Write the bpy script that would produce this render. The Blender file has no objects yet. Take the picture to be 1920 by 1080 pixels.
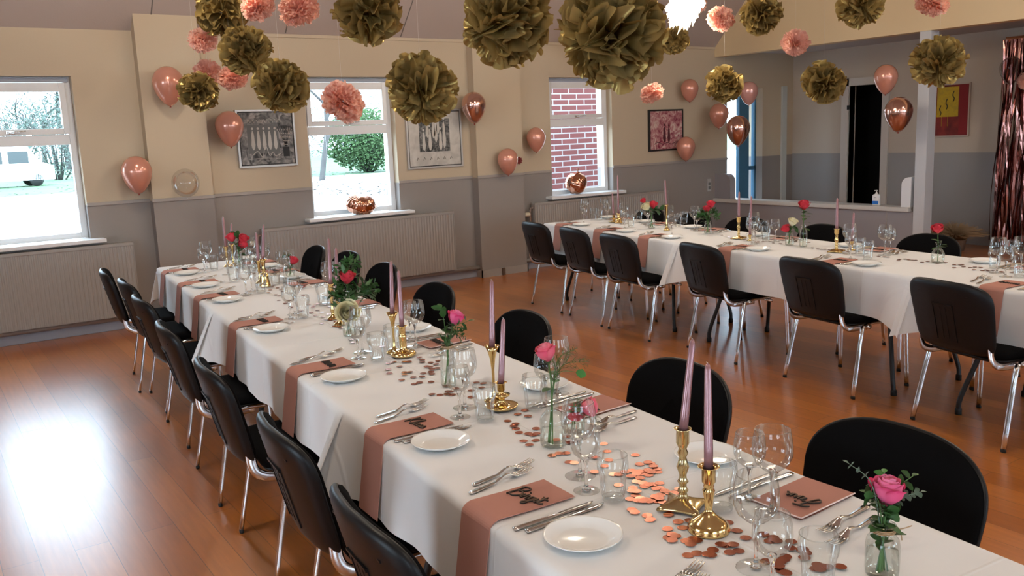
import bpy, bmesh, math, random
import numpy as np
from mathutils import Vector, Matrix, Quaternion
PI = math.pi
scn = bpy.context.scene
COL = scn.collection
rnd = random.Random(7)

# ------------------------------------------------------------------ camera
F_PX, PITCH, ROLL, YAW = 1646.7, 0.173557, -0.041226, 0.600198
CAM_H = 1.60
_fw = np.array([0, math.cos(PITCH), -math.sin(PITCH)])
_rt = np.array([1.0, 0, 0])
_up = np.cross(_rt, _fw)
_c, _s = math.cos(ROLL), math.sin(ROLL)
_rt, _up = _c * _rt + _s * _up, -_s * _rt + _c * _up
_Z = np.array([[math.cos(YAW), math.sin(YAW), 0], [-math.sin(YAW), math.cos(YAW), 0], [0, 0, 1]])
RT, UP, FW = _Z @ _rt, _Z @ _up, _Z @ _fw
CAM = np.array([0, 0, CAM_H])
cam_data = bpy.data.cameras.new('camera')
cam_data.sensor_width = 36.0
cam_data.lens = F_PX / 1920 * 36
cam_data.clip_start = 0.02
cam_data.clip_end = 400
cam = bpy.data.objects.new('camera', cam_data)
COL.objects.link(cam)
cam.matrix_world = Matrix(((RT[0], UP[0], -FW[0], 0), (RT[1], UP[1], -FW[1], 0), (RT[2], UP[2], -FW[2], CAM_H), (0, 0, 0, 1)))
scn.camera = cam

# ------------------------------------------------------------------ light, exposure
world = bpy.data.worlds.new('overcast_sky')
scn.world = world
world.use_nodes = True
_wn = world.node_tree.nodes
_bg = _wn['Background']
_bg.inputs[0].default_value = (0.66, 0.84, 1.0, 1)
_bg.inputs[1].default_value = 12.5
scn.view_settings.view_transform = 'Standard'
scn.view_settings.look = 'None'
scn.view_settings.exposure = 0.0
scn.view_settings.gamma = 1.0
scn.view_settings.use_curve_mapping = False
try:
    cy = scn.cycles
    cy.use_denoising = True
    cy.max_bounces = 9
    cy.diffuse_bounces = 4
    cy.glossy_bounces = 6
    cy.transmission_bounces = 8
    cy.transparent_max_bounces = 24
    cy.caustics_reflective = False
    cy.caustics_refractive = False
    cy.sample_clamp_indirect = 6.0
    cy.blur_glossy = 0.5
except Exception:
    pass
LAMP_POWER = 52.0
LAMP_COL = (1.0, 0.88, 0.73)
LAMP_SPOTS = [(0.4, 0.2), (0.4, 3.2), (4.6, -1.2), (4.4, 2.0), (4.2, 5.0), (7.6, -0.6), (7.6, 2.4), (1.6, 6.2)]
LAMP_Z = 3.25

# ------------------------------------------------------------------ where a pixel of the photograph lies in the room
def ray(x, y):
    return FW * F_PX + RT * (x - 960) - UP * (y - 540)
def at(x, y, z=0.0):
    d = ray(x, y); return CAM + d * ((z - CAM_H) / d[2])
def on_y(x, y, Y):
    d = ray(x, y); return CAM + d * (Y / d[1])
def on_x(x, y, X):
    d = ray(x, y); return CAM + d * (X / d[0])
def dist(x, y, d):
    return CAM + ray(x, y) * (d / F_PX)
def depth(p):
    return float((np.array(p) - CAM) @ FW)

# ------------------------------------------------------------------ mesh helper
class MB:
    def __init__(s):
        s.v, s.f, s.sm, s.mi = [], [], [], []
    def add(s, vs, fs, smooth=False, mi=0):
        o = len(s.v)
        s.v.extend([tuple(map(float, p)) for p in vs])
        for f in fs:
            s.f.append([i + o for i in f]); s.sm.append(smooth); s.mi.append(mi)
        return s
    def box(s, lo, hi, mi=0, bev=0.0, M=None):
        if bev > 0:
            bm = bmesh.new()
            bmesh.ops.create_cube(bm, size=1)
            for v in bm.verts:
                v.co = Vector([lo[k] + (v.co[k] + .5) * (hi[k] - lo[k]) for k in range(3)])
            bmesh.ops.bevel(bm, geom=list(bm.edges), offset=bev, segments=2, profile=.5, affect='EDGES')
            bm.verts.index_update()
            vs = [v.co.copy() for v in bm.verts]; fs = [[v.index for v in f.verts] for f in bm.faces]
            bm.free()
        else:
            vs = [Vector((x, y, z)) for x in (lo[0], hi[0]) for y in (lo[1], hi[1]) for z in (lo[2], hi[2])]
            fs = [(0, 1, 3, 2), (4, 6, 7, 5), (0, 4, 5, 1), (2, 3, 7, 6), (0, 2, 6, 4), (1, 5, 7, 3)]
        if M is not None:
            vs = [M @ v for v in vs]
        return s.add(vs, fs, False, mi)
    def lathe(s, prof, n=24, c=(0, 0, 0), mi=0, sx=1.0, sy=1.0, M=None, smooth=True):
        vs = []
        for r, z in prof:
            for k in range(n):
                a = 2 * PI * k / n
                vs.append(Vector((r * math.cos(a) * sx + c[0], r * math.sin(a) * sy + c[1], z + c[2])))
        fs = []
        for i in range(len(prof) - 1):
            for k in range(n):
                k2 = (k + 1) % n
                fs.append((i * n + k, i * n + k2, (i + 1) * n + k2, (i + 1) * n + k))
        if M is not None:
            vs = [M @ v for v in vs]
        return s.add(vs, fs, smooth, mi)
    def grid(s, fn, nu, nv, mi=0, smooth=True, closed_u=False):
        vs = [fn(i / (nu if closed_u else nu - 1), j / (nv - 1)) for i in range(nu) for j in range(nv)]
        fs = []
        for i in range(nu if closed_u else nu - 1):
            i2 = (i + 1) % nu
            for j in range(nv - 1):
                fs.append((i * nv + j, i2 * nv + j, i2 * nv + j + 1, i * nv + j + 1))
        return s.add(vs, fs, smooth, mi)
    def tube(s, pts, r, n=8, cap=True, mi=0, flat=1.0):
        pts = [Vector(p) for p in pts]
        rs = r if isinstance(r, (list, tuple)) else [r] * len(pts)
        t0 = (pts[1] - pts[0]).normalized()
        ref = Vector((0, 0, 1)) if abs(t0.z) < .9 else Vector((1, 0, 0))
        nrm = t0.cross(ref).normalized()
        vs = []
        for i, p in enumerate(pts):
            a = pts[max(i - 1, 0)]; b = pts[min(i + 1, len(pts) - 1)]
            t = (b - a)
            if t.length < 1e-9: t = t0.copy()
            t.normalize()
            nrm = (nrm - t * nrm.dot(t))
            if nrm.length < 1e-6: nrm = t.orthogonal()
            nrm.normalize()
            bn = t.cross(nrm)
            for k in range(n):
                an = 2 * PI * k / n
                vs.append(p + nrm * (rs[i] * math.cos(an)) + bn * (rs[i] * flat * math.sin(an)))
        fs = []
        for i in range(len(pts) - 1):
            for k in range(n):
                k2 = (k + 1) % n
                fs.append((i * n + k, i * n + k2, (i + 1) * n + k2, (i + 1) * n + k))
        if cap:
            fs.append(tuple(range(n - 1, -1, -1))); fs.append(tuple(range((len(pts) - 1) * n, len(pts) * n)))
        return s.add(vs, fs, True, mi)
    def rings(s, rings, cap0=True, cap1=True, mi=0, smooth=True):
        n = len(rings[0]); vs = [p for r in rings for p in r]; fs = []
        for i in range(len(rings) - 1):
            for k in range(n):
                k2 = (k + 1) % n
                fs.append((i * n + k, i * n + k2, (i + 1) * n + k2, (i + 1) * n + k))
        if cap0: fs.append(tuple(range(n - 1, -1, -1)))
        if cap1: fs.append(tuple(range((len(rings) - 1) * n, len(rings) * n)))
        return s.add(vs, fs, smooth, mi)
    def mesh(s, name, mats):
        me = bpy.data.meshes.new(name)
        me.from_pydata(s.v, [], s.f)
        me.polygons.foreach_set('use_smooth', s.sm)
        me.polygons.foreach_set('material_index', s.mi)
        for m in (mats if isinstance(mats, (list, tuple)) else [mats]):
            me.materials.append(m)
        me.update()
        return me

def curve_pts(ctrl, n=8):
    """Catmull-Rom through the control points."""
    P = [Vector(p) for p in ctrl]
    P = [P[0] * 2 - P[1]] + P + [P[-1] * 2 - P[-2]]
    out = []
    for i in range(1, len(P) - 2):
        for k in range(n):
            t = k / n
            a, b, c, d = P[i - 1], P[i], P[i + 1], P[i + 2]
            out.append(.5 * ((2 * b) + (c - a) * t + (2 * a - 5 * b + 4 * c - d) * t * t + (3 * b - a - 3 * c + d) * t ** 3))
    out.append(P[-2])
    return out
def round_rect(w, h, r, n=5, r2=None):
    """outline, r = radius of the +h corners, r2 of the -h corners."""
    r2 = r if r2 is None else r2
    o = []
    for cx, cy, a0, rr in ((w / 2 - r, h / 2 - r, 0, r), (-w / 2 + r, h / 2 - r, PI / 2, r), (-w / 2 + r2, -h / 2 + r2, PI, r2), (w / 2 - r2, -h / 2 + r2, 1.5 * PI, r2)):
        for k in range(n + 1):
            a = a0 + PI / 2 * k / n
            o.append((cx + rr * math.cos(a), cy + rr * math.sin(a)))
    return o

# ------------------------------------------------------------------ objects
def link(name, mesh, parent=None, loc=None, rot=None):
    o = bpy.data.objects.new(name, mesh)
    COL.objects.link(o)
    if parent is not None: o.parent = parent
    if loc is not None: o.location = [float(q) for q in loc]
    if rot is not None:
        if isinstance(rot, Quaternion):
            o.rotation_mode = 'QUATERNION'; o.rotation_quaternion = rot
        else:
            o.rotation_euler = rot
    return o
def tag(o, label, cat, group=None, kind=None):
    o['label'] = label; o['category'] = cat
    if group: o['group'] = group
    if kind: o['kind'] = kind
    return o
def struct(name, mb, mats, label=None, cat=None):
    o = link(name, mb.mesh(name, mats)); o['kind'] = 'structure'
    if label: o['label'] = label
    if cat: o['category'] = cat
    return o
def spawn(name, proto, label, cat, loc, rot=None, group=None, scale=None):
    """proto: a mesh, or a list of (part name, mesh, [sub parts], label or None)."""
    if isinstance(proto, bpy.types.Mesh):
        o = link(name, proto, None, loc, rot)
    else:
        o = link(name, None, None, loc, rot)
        o.empty_display_size = .05
        for p in proto:
            c = link(p[0], p[1], o)
            if len(p) > 3 and p[3]: c['label'] = p[3]
            for q in (p[2] if len(p) > 2 else []):
                link(q[0], q[1], c)
    if scale is not None: o.scale = scale
    return tag(o, label, cat, group)

# ------------------------------------------------------------------ materials
def mat(name, col, rough=.5, metal=0.0, spec=.5, trans=0.0, ior=1.45, coat=0.0, emit=None, estr=0.0, sheen=0.0, bump=None, vary=None, sss=0.0):
    m = bpy.data.materials.new(name); m.use_nodes = True
    nt = m.node_tree; b = nt.nodes['Principled BSDF']
    b.inputs['Base Color'].default_value = (*col, 1)
    b.inputs['Roughness'].default_value = rough
    b.inputs['Metallic'].default_value = metal
    b.inputs['Specular IOR Level'].default_value = spec
    b.inputs['Transmission Weight'].default_value = trans
    b.inputs['IOR'].default_value = ior
    b.inputs['Coat Weight'].default_value = coat
    b.inputs['Coat Roughness'].default_value = .08
    b.inputs['Sheen Weight'].default_value = sheen
    if emit:
        b.inputs['Emission Color'].default_value = (*emit, 1); b.inputs['Emission Strength'].default_value = estr
    if bump or vary:
        tc = nt.nodes.new('ShaderNodeTexCoord')
        nz = nt.nodes.new('ShaderNodeTexNoise')
        nz.inputs['Scale'].default_value = (bump or vary)[0]; nz.inputs['Detail'].default_value = 4
        nt.links.new(tc.outputs['Object'], nz.inputs['Vector'])
        if bump:
            bp = nt.nodes.new('ShaderNodeBump'); bp.inputs['Strength'].default_value = bump[1]; bp.inputs['Distance'].default_value = bump[2]
            nt.links.new(nz.outputs['Fac'], bp.inputs['Height']); nt.links.new(bp.outputs[0], b.inputs['Normal'])
        if vary:
            nz2 = nt.nodes.new('ShaderNodeTexNoise'); nz2.inputs['Scale'].default_value = vary[0]; nz2.inputs['Detail'].default_value = 3
            nt.links.new(tc.outputs['Object'], nz2.inputs['Vector'])
            rp = nt.nodes.new('ShaderNodeValToRGB')
            rp.color_ramp.elements[0].position = .35; rp.color_ramp.elements[1].position = .65
            rp.color_ramp.elements[0].color = (*vary[1], 1); rp.color_ramp.elements[1].color = (*col, 1)
            nt.links.new(nz2.outputs['Fac'], rp.inputs[0]); nt.links.new(rp.outputs[0], b.inputs['Base Color'])
    return m
def thin_glass(name, tint=(.97, .985, .98), edge=(.60, .63, .63), rough=.02, blend=.25):
    m = bpy.data.materials.new(name); m.use_nodes = True
    nt = m.node_tree; nt.nodes.clear()
    out = nt.nodes.new('ShaderNodeOutputMaterial')
    lw = nt.nodes.new('ShaderNodeLayerWeight'); lw.inputs['Blend'].default_value = blend
    lf = nt.nodes.new('ShaderNodeLayerWeight'); lf.inputs['Blend'].default_value = .35
    rp = nt.nodes.new('ShaderNodeValToRGB')
    rp.color_ramp.elements[0].position = .72; rp.color_ramp.elements[0].color = (*tint, 1)
    rp.color_ramp.elements[1].position = 1.0; rp.color_ramp.elements[1].color = (*edge, 1)
    nt.links.new(lf.outputs['Facing'], rp.inputs[0])
    tr = nt.nodes.new('ShaderNodeBsdfTransparent'); nt.links.new(rp.outputs[0], tr.inputs[0])
    gl = nt.nodes.new('ShaderNodeBsdfGlossy'); gl.inputs['Roughness'].default_value = rough
    mn = nt.nodes.new('ShaderNodeMath'); mn.operation = 'MINIMUM'; mn.inputs[1].default_value = .5
    mx = nt.nodes.new('ShaderNodeMixShader')
    nt.links.new(lw.outputs['Fresnel'], mn.inputs[0]); nt.links.new(mn.outputs[0], mx.inputs[0]); nt.links.new(tr.outputs[0], mx.inputs[1]); nt.links.new(gl.outputs[0], mx.inputs[2])
    nt.links.new(mx.outputs[0], out.inputs[0])
    return m
def paper(name, col, transl=.4, gloss=0.0, col2=None, rough=.45, mott=None):
    m = bpy.data.materials.new(name); m.use_nodes = True
    nt = m.node_tree; nt.nodes.clear()
    out = nt.nodes.new('ShaderNodeOutputMaterial')
    df = nt.nodes.new('ShaderNodeBsdfDiffuse'); df.inputs[0].default_value = (*col, 1)
    tl = nt.nodes.new('ShaderNodeBsdfTranslucent'); tl.inputs[0].default_value = (*(col2 or col), 1)
    mx = nt.nodes.new('ShaderNodeMixShader'); mx.inputs[0].default_value = transl
    nt.links.new(df.outputs[0], mx.inputs[1]); nt.links.new(tl.outputs[0], mx.inputs[2])
    if mott:
        tc = nt.nodes.new('ShaderNodeTexCoord'); nz = nt.nodes.new('ShaderNodeTexNoise'); nz.inputs['Scale'].default_value = 2.6; nz.inputs['Detail'].default_value = 3
        nt.links.new(tc.outputs['Object'], nz.inputs['Vector'])
        rp = nt.nodes.new('ShaderNodeValToRGB'); rp.color_ramp.elements[0].position = .38; rp.color_ramp.elements[1].position = .62
        rp.color_ramp.elements[0].color = (*mott, 1); rp.color_ramp.elements[1].color = (*col, 1)
        nt.links.new(nz.outputs['Fac'], rp.inputs[0]); nt.links.new(rp.outputs[0], df.inputs[0])
    last = mx
    if gloss > 0:
        gl = nt.nodes.new('ShaderNodeBsdfGlossy'); gl.inputs[0].default_value = (*(min(1, c * 2.0) for c in col), 1); gl.inputs['Roughness'].default_value = rough
        m2 = nt.nodes.new('ShaderNodeMixShader'); m2.inputs[0].default_value = gloss
        nt.links.new(mx.outputs[0], m2.inputs[1]); nt.links.new(gl.outputs[0], m2.inputs[2]); last = m2
    nt.links.new(last.outputs[0], out.inputs[0])
    return m
def wall_paint(name, upper, lower, split):
    m = mat(name, upper, .75, spec=.25)
    nt = m.node_tree; b = nt.nodes['Principled BSDF']
    tc = nt.nodes.new('ShaderNodeTexCoord'); sp = nt.nodes.new('ShaderNodeSeparateXYZ')
    nt.links.new(tc.outputs['Object'], sp.inputs[0])
    gt = nt.nodes.new('ShaderNodeMath'); gt.operation = 'GREATER_THAN'; gt.inputs[1].default_value = split
    nt.links.new(sp.outputs['Z'], gt.inputs[0])
    mx = nt.nodes.new('ShaderNodeMix'); mx.data_type = 'RGBA'
    mx.inputs[6].default_value = (*lower, 1); mx.inputs[7].default_value = (*upper, 1)
    nt.links.new(gt.outputs[0], mx.inputs[0]); nt.links.new(mx.outputs[2], b.inputs['Base Color'])
    nz = nt.nodes.new('ShaderNodeTexNoise'); nz.inputs['Scale'].default_value = 60; nz.inputs['Detail'].default_value = 3
    nt.links.new(tc.outputs['Object'], nz.inputs['Vector'])
    bp = nt.nodes.new('ShaderNodeBump'); bp.inputs['Strength'].default_value = .12; bp.inputs['Distance'].default_value = .004
    nt.links.new(nz.outputs['Fac'], bp.inputs['Height']); nt.links.new(bp.outputs[0], b.inputs['Normal'])
    return m
def brick_mat(name, c1, c2, mortar, bw, bh, ms, rough=.8, rot=None, spec=.3, axes=None, bump=.0, offs=.5, grain=False):
    m = mat(name, c1, rough, spec=spec)
    nt = m.node_tree; b = nt.nodes['Principled BSDF']
    tc = nt.nodes.new('ShaderNodeTexCoord'); mp = nt.nodes.new('ShaderNodeMapping')
    if rot: mp.inputs['Rotation'].default_value = rot
    nt.links.new(tc.outputs['Object'], mp.inputs[0])
    br = nt.nodes.new('ShaderNodeTexBrick')
    br.inputs['Color1'].default_value = (*c1, 1); br.inputs['Color2'].default_value = (*c2, 1); br.inputs['Mortar'].default_value = (*mortar, 1)
    br.inputs['Scale'].default_value = 1; br.inputs['Mortar Size'].default_value = ms; br.inputs['Brick Width'].default_value = bw; br.inputs['Row Height'].default_value = bh
    br.inputs['Mortar Smooth'].default_value = .1; br.offset = offs
    nt.links.new(mp.outputs[0], br.inputs[0])
    src = br.outputs['Color']
    if grain:
        mp2 = nt.nodes.new('ShaderNodeMapping'); mp2.inputs['Scale'].default_value = (22, 1.6, 1)
        nt.links.new(tc.outputs['Object'], mp2.inputs[0])
        nz = nt.nodes.new('ShaderNodeTexNoise'); nz.inputs['Scale'].default_value = 2.2; nz.inputs['Detail'].default_value = 6
        nt.links.new(mp2.outputs[0], nz.inputs['Vector'])
        rp = nt.nodes.new('ShaderNodeValToRGB')
        rp.color_ramp.elements[0].position = .3; rp.color_ramp.elements[0].color = (.72, .68, .62, 1)
        rp.color_ramp.elements[1].position = .7; rp.color_ramp.elements[1].color = (1.08, 1.06, 1.04, 1)
        nt.links.new(nz.outputs['Fac'], rp.inputs[0])
        mx = nt.nodes.new('ShaderNodeMix'); mx.data_type = 'RGBA'; mx.blend_type = 'MULTIPLY'; mx.inputs[0].default_value = .55
        nt.links.new(src, mx.inputs[6]); nt.links.new(rp.outputs[0], mx.inputs[7])
        src = mx.outputs[2]
        # worn scratches in the lacquer
        nr = nt.nodes.new('ShaderNodeTexNoise'); nr.inputs['Scale'].default_value = 3.0; nr.inputs['Detail'].default_value = 5
        nt.links.new(tc.outputs['Object'], nr.inputs['Vector'])
        mr = nt.nodes.new('ShaderNodeMapRange'); mr.inputs[1].default_value = .3; mr.inputs[2].default_value = .7; mr.inputs[3].default_value = rough - .02; mr.inputs[4].default_value = rough + .02
        nt.links.new(nr.outputs['Fac'], mr.inputs[0]); nt.links.new(mr.outputs[0], b.inputs['Roughness'])
    nt.links.new(src, b.inputs['Base Color'])
    if bump:
        bp = nt.nodes.new('ShaderNodeBump'); bp.inputs['Strength'].default_value = bump; bp.inputs['Distance'].default_value = .002; bp.invert = True
        nt.links.new(br.outputs['Fac'], bp.inputs['Height']); nt.links.new(bp.outputs[0], b.inputs['Normal'])
    return m

CREAM, GREY = (.51, .415, .30), (.275, .243, .225)
M_wall = wall_paint('wall_paint', CREAM, GREY, 1.135)
M_beam = mat('beam_paint', (.70, .545, .335), .7, spec=.25)
M_white = mat('white_gloss_paint', (.74, .74, .74), .35)
M_trim = mat('grey_trim_paint', (.33, .29, .26), .5)
M_greytrim = mat('bluegrey_skirting', (.30, .31, .35), .5)
M_ceil = mat('ceiling_board', (.41, .34, .305), .9, spec=.1, bump=(90, .25, .006))
M_seam = mat('ceiling_joint', (.14, .12, .11), .9)
M_floor = brick_mat('beech_floor', (.57, .188, .030), (.42, .124, .018), (.20, .065, .014), 1.9, .13, .0016, rough=.30, rot=(0, 0, PI / 2), spec=.8, grain=True)
_b = M_floor.node_tree.nodes['Principled BSDF']; _b.inputs['Coat Weight'].default_value = .55; _b.inputs['Coat Roughness'].default_value = .30
M_brick = brick_mat('red_brick', (.150, .045, .042), (.125, .036, .034), (.30, .27, .27), .30, .083, .009, rot=(PI / 2, 0, 0))
M_rad = mat('radiator_enamel', (.30, .272, .25), .4)
M_black = mat('black_upholstery', (.0045, .0042, .0045), .95, spec=.04)
M_shell = mat('black_plastic', (.006, .0055, .006), .42, spec=.28)
M_chrome = mat('chrome', (.80, .81, .83), .17, 1.0)
M_steel = mat('stainless_steel', (.72, .70, .67), .14, 1.0)
M_rubber = mat('black_rubber', (.01, .01, .01), .7)
M_legs = mat('black_powder_coat', (.012, .012, .014), .45)
M_tabletop = mat('grey_laminate', (.45, .44, .42), .5)
M_cloth = mat('white_damask', (.78, .775, .77), .85, spec=.15, sheen=.15, bump=(700, .06, .001))
def creases(m, bw, bh):
    nt = m.node_tree; b = nt.nodes['Principled BSDF']; old = b.inputs['Normal'].links[0].from_socket
    tc = nt.nodes.new('ShaderNodeTexCoord'); br = nt.nodes.new('ShaderNodeTexBrick'); br.offset = 0
    br.inputs['Scale'].default_value = 1; br.inputs['Brick Width'].default_value = bw; br.inputs['Row Height'].default_value = bh
    br.inputs['Mortar Size'].default_value = .006; br.inputs['Mortar Smooth'].default_value = 1.0
    nt.links.new(tc.outputs['Object'], br.inputs[0])
    bp = nt.nodes.new('ShaderNodeBump'); bp.inputs['Strength'].default_value = .35; bp.inputs['Distance'].default_value = .004
    nt.links.new(br.outputs['Fac'], bp.inputs['Height']); nt.links.new(old, bp.inputs['Normal']); nt.links.new(bp.outputs[0], b.inputs['Normal'])
creases(M_cloth, .43, .68)
M_napkin = mat('dusty_rose_napkin', (.44, .215, .17), .9, spec=.1, bump=(500, .08, .001))
M_nedge = mat('pale_napkin_edge', (.80, .62, .58), .9, spec=.1)
M_tagtop = mat('burnt_birch_ply', (.10, .055, .03), .6)
M_plate = mat('glazed_porcelain', (.86, .86, .84), .10, spec=.55)
M_brass = mat('polished_brass', (.78, .56, .24), .13, 1.0)
M_brass2 = mat('old_brass', (.66, .52, .27), .18, 1.0)
M_candle = mat('mauve_candle_wax', (.31, .158, .172), .30, .45, coat=.25)
M_wick = mat('candle_wick', (.75, .70, .62), .9)
M_confetti = mat('copper_foil', (.48, .155, .09), .26, 1.0)
M_glass = thin_glass('clear_glass', blend=.34)
M_foot = thin_glass('glass_foot', (.975, .985, .98), (.80, .82, .82), blend=.12)
M_solid = mat('cut_glass', (1, 1, 1), .0, trans=1.0, ior=1.45)
M_bottle = thin_glass('bottle_glass', (.965, .985, .97), (.60, .67, .60), blend=.34)
M_water = thin_glass('water', (.985, .995, .98), (.85, .90, .84), blend=.03)
M_pane = thin_glass('window_glass', (.97, .99, 1.0), (.8, .9, .9), blend=.08)
M_twine = mat('jute_twine', (.42, .27, .15), .9)
M_gold = paper('gold_tissue', (.36, .25, .085), .26, .20, (.36, .25, .085), .30, (.20, .15, .065))  # olive-to-gold mottling imitates highlights and shaded gaps between the folds
M_pink = paper('salmon_tissue', (.98, .67, .57), .58, 0, (1.0, .62, .50))
M_whitep = paper('white_tissue', (.9, .88, .84), .6)
M_string = mat('nylon_thread', (.75, .72, .68), .5)
M_balloon = mat('pearl_rose_latex', (.64, .29, .21), .24, .35, coat=.5)
M_knot = mat('rose_latex_knot', (.30, .05, .035), .5)
M_balloonp = mat('pale_pearl_latex', (.72, .38, .34), .24, .35, coat=.5)
M_chromeb = mat('chrome_rose_latex', (.64, .37, .30), .17, .95, coat=.3)
M_foil = mat('rose_gold_foil', (.72, .36, .24), .08, 1.0)
M_clear = thin_glass('clear_balloon', (.975, .975, .975), (.93, .93, .92), blend=.3)
M_smoke = thin_glass('smoky_balloon', (.62, .58, .58), (.5, .46, .46), blend=.12)
M_green = mat('dark_leaf', (.028, .085, .018), .45, vary=(40, (.045, .12, .03)))
M_green2 = mat('bright_leaf', (.06, .22, .04), .45)
M_fern = mat('fern_green', (.075, .11, .028), .6)
M_euca = mat('eucalyptus_leaf', (.13, .19, .14), .6)
M_stem = mat('flower_stem', (.07, .16, .04), .5)
def rose_mat(name, outer, inner):
    m = mat(name, outer, .55, spec=.3)
    nt = m.node_tree; b = nt.nodes['Principled BSDF']
    tc = nt.nodes.new('ShaderNodeTexCoord'); ln = nt.nodes.new('ShaderNodeVectorMath'); ln.operation = 'LENGTH'
    mp = nt.nodes.new('ShaderNodeMapping'); mp.inputs['Location'].default_value = (0, 0, -.9)
    nt.links.new(tc.outputs['Object'], mp.inputs[0]); nt.links.new(mp.outputs[0], ln.inputs[0])
    rp = nt.nodes.new('ShaderNodeValToRGB'); rp.color_ramp.elements[0].position = .35; rp.color_ramp.elements[1].position = .95
    rp.color_ramp.elements[0].color = (*inner, 1); rp.color_ramp.elements[1].color = (*outer, 1)
    nt.links.new(ln.outputs['Value'], rp.inputs[0]); nt.links.new(rp.outputs[0], b.inputs['Base Color'])
    return m
M_rosep = rose_mat('pink_rose', (.74, .03, .16), (.86, .30, .46))
M_rosepale = rose_mat('soft_pink_rose', (.80, .08, .16), (.88, .32, .36))
M_roser = rose_mat('red_rose', (.60, .022, .045), (.72, .085, .11))
M_rosew = rose_mat('cream_rose', (.84, .76, .50), (.86, .80, .56))
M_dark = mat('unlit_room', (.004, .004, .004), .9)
M_blue = mat('blue_door_paint', (.045, .15, .25), .4)
M_plastic = mat('white_plastic', (.75, .75, .75), .4)
M_bluelabel = mat('blue_label', (.02, .16, .55), .5)
M_lampshade = mat('white_lamp_shade', (.8, .78, .72), .5)
M_bulb = mat('lit_bulb', (1, .9, .8), .5, emit=(1.0, .74, .48), estr=30)
M_cord = mat('lamp_cord', (.05, .05, .05), .6)
M_straw = mat('dried_grass', (.38, .26, .15), .9)

# ------------------------------------------------------------------ the room
YW = 8.464            # window wall
XR = 9.268            # wall with the bar opening
XB = 10.93            # far wall of the foyer
ZE = 2.63             # eaves
ZT = .745             # cloth surface on the tables
X0, Y0 = -3.6, -5.0
mb = MB(); mb.box((X0 - .3, Y0 - .3, -.12), (XB + .3, YW + .0, 0)); struct('floor', mb, M_floor)

ZTOP = 5.0
WIN = [(.34, 1.32), (3.40, 4.385), (6.44, 7.41)]
W0, W1 = .845, 2.24
def wall_with_holes(a0, a1, z1, holes):
    """boxes (a, z) left around rectangular holes (a0, a1, z0, z1)."""
    out, cur = [], a0
    for h in sorted(holes):
        out.append((cur, h[0], 0, z1))
        if h[2] > 0: out.append((h[0], h[1], 0, h[2]))
        out.append((h[0], h[1], h[3], z1)); cur = h[1]
    out.append((cur, a1, 0, z1))
    return out
DOOR_X0, DOOR_X1, DOOR_Z = 9.515, float(on_y(1417, 300, YW + .12)[0]), 2.10
mb = MB()
for a, b_, z0, z1 in wall_with_holes(X0 - .3, XB + .3, 2.8, [(w[0], w[1], W0 - .03, W1) for w in WIN] + [(DOOR_X0, DOOR_X1, 0, DOOR_Z)]):
    mb.box((a, YW, z0), (b_, YW + .30, z1))
struct('wall_north', mb, M_wall)
PIL = [(1.845, 2.385), (5.31, 5.935)]
for i, (a, b_) in enumerate(PIL):
    mb = MB(); mb.box((a, YW - .125, 0), (b_, YW, 2.85)); struct('pillar_%d' % (i + 1), mb, M_wall)
    mb = MB(); mb.box((a - .012, YW - .138, 0), (b_ + .012, YW - .125, .085)); mb.box((a - .012, YW - .138, 0), (a, YW, .085)); mb.box((b_, YW - .138, 0), (b_ + .012, YW, .085))
    struct('baseboard_pillar_%d' % (i + 1), mb, M_trim)
mb = MB()
for a, b_, y in [(X0, WIN[0][0], YW), (WIN[0][1], PIL[0][0], YW), (PIL[0][0] - .01, PIL[0][1] + .01, YW - .125), (PIL[0][1], WIN[1][0], YW), (WIN[1][1], PIL[1][0], YW), (PIL[1][0] - .01, PIL[1][1] + .01, YW - .125), (PIL[1][1], WIN[2][0], YW), (WIN[2][1], DOOR_X0, YW)]:
    mb.box((a, y - .014, 1.125), (b_, y, 1.155), bev=.004)
struct('trim_north', mb, M_trim)
mb = MB()
for a, b_ in [(X0, PIL[0][0]), (PIL[0][1], PIL[1][0]), (PIL[1][1], XR)]:
    mb.box((a, YW - .02, 0), (b_, YW, .10), bev=.004)
struct('baseboard_north', mb, M_greytrim)
# moulding at the eaves
mb = MB()
for a, b_ in [(PIL[0][1], PIL[1][0]), (PIL[1][1], XR)]:
    mb.box((a, YW - .014, ZE - .022), (b_, YW, ZE + .01), bev=.004)
struct('trim_eaves', mb, mat('eaves_paint', CREAM, .7))

# wall_south / wall_west stand behind and beside the camera, with windows of their own
mb = MB()
for a, b_, z0, z1 in wall_with_holes(X0 - .3, XB + .3, ZTOP, [(-1.6, .6, .85, 2.2), (2.6, 4.8, .85, 2.2), (6.2, 8.4, .85, 2.2)]):
    mb.box((a, Y0 - .3, z0), (b_, Y0, z1))
struct('wall_south', mb, M_wall)
mb = MB()
for a, b_, z0, z1 in wall_with_holes(Y0, YW, ZTOP, [(-2.6, -.6, .85, 2.2), (2.2, 4.4, .85, 2.2)]):
    mb.box((X0 - .3, a, z0), (X0, b_, z1))
struct('wall_west', mb, M_wall)
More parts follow.
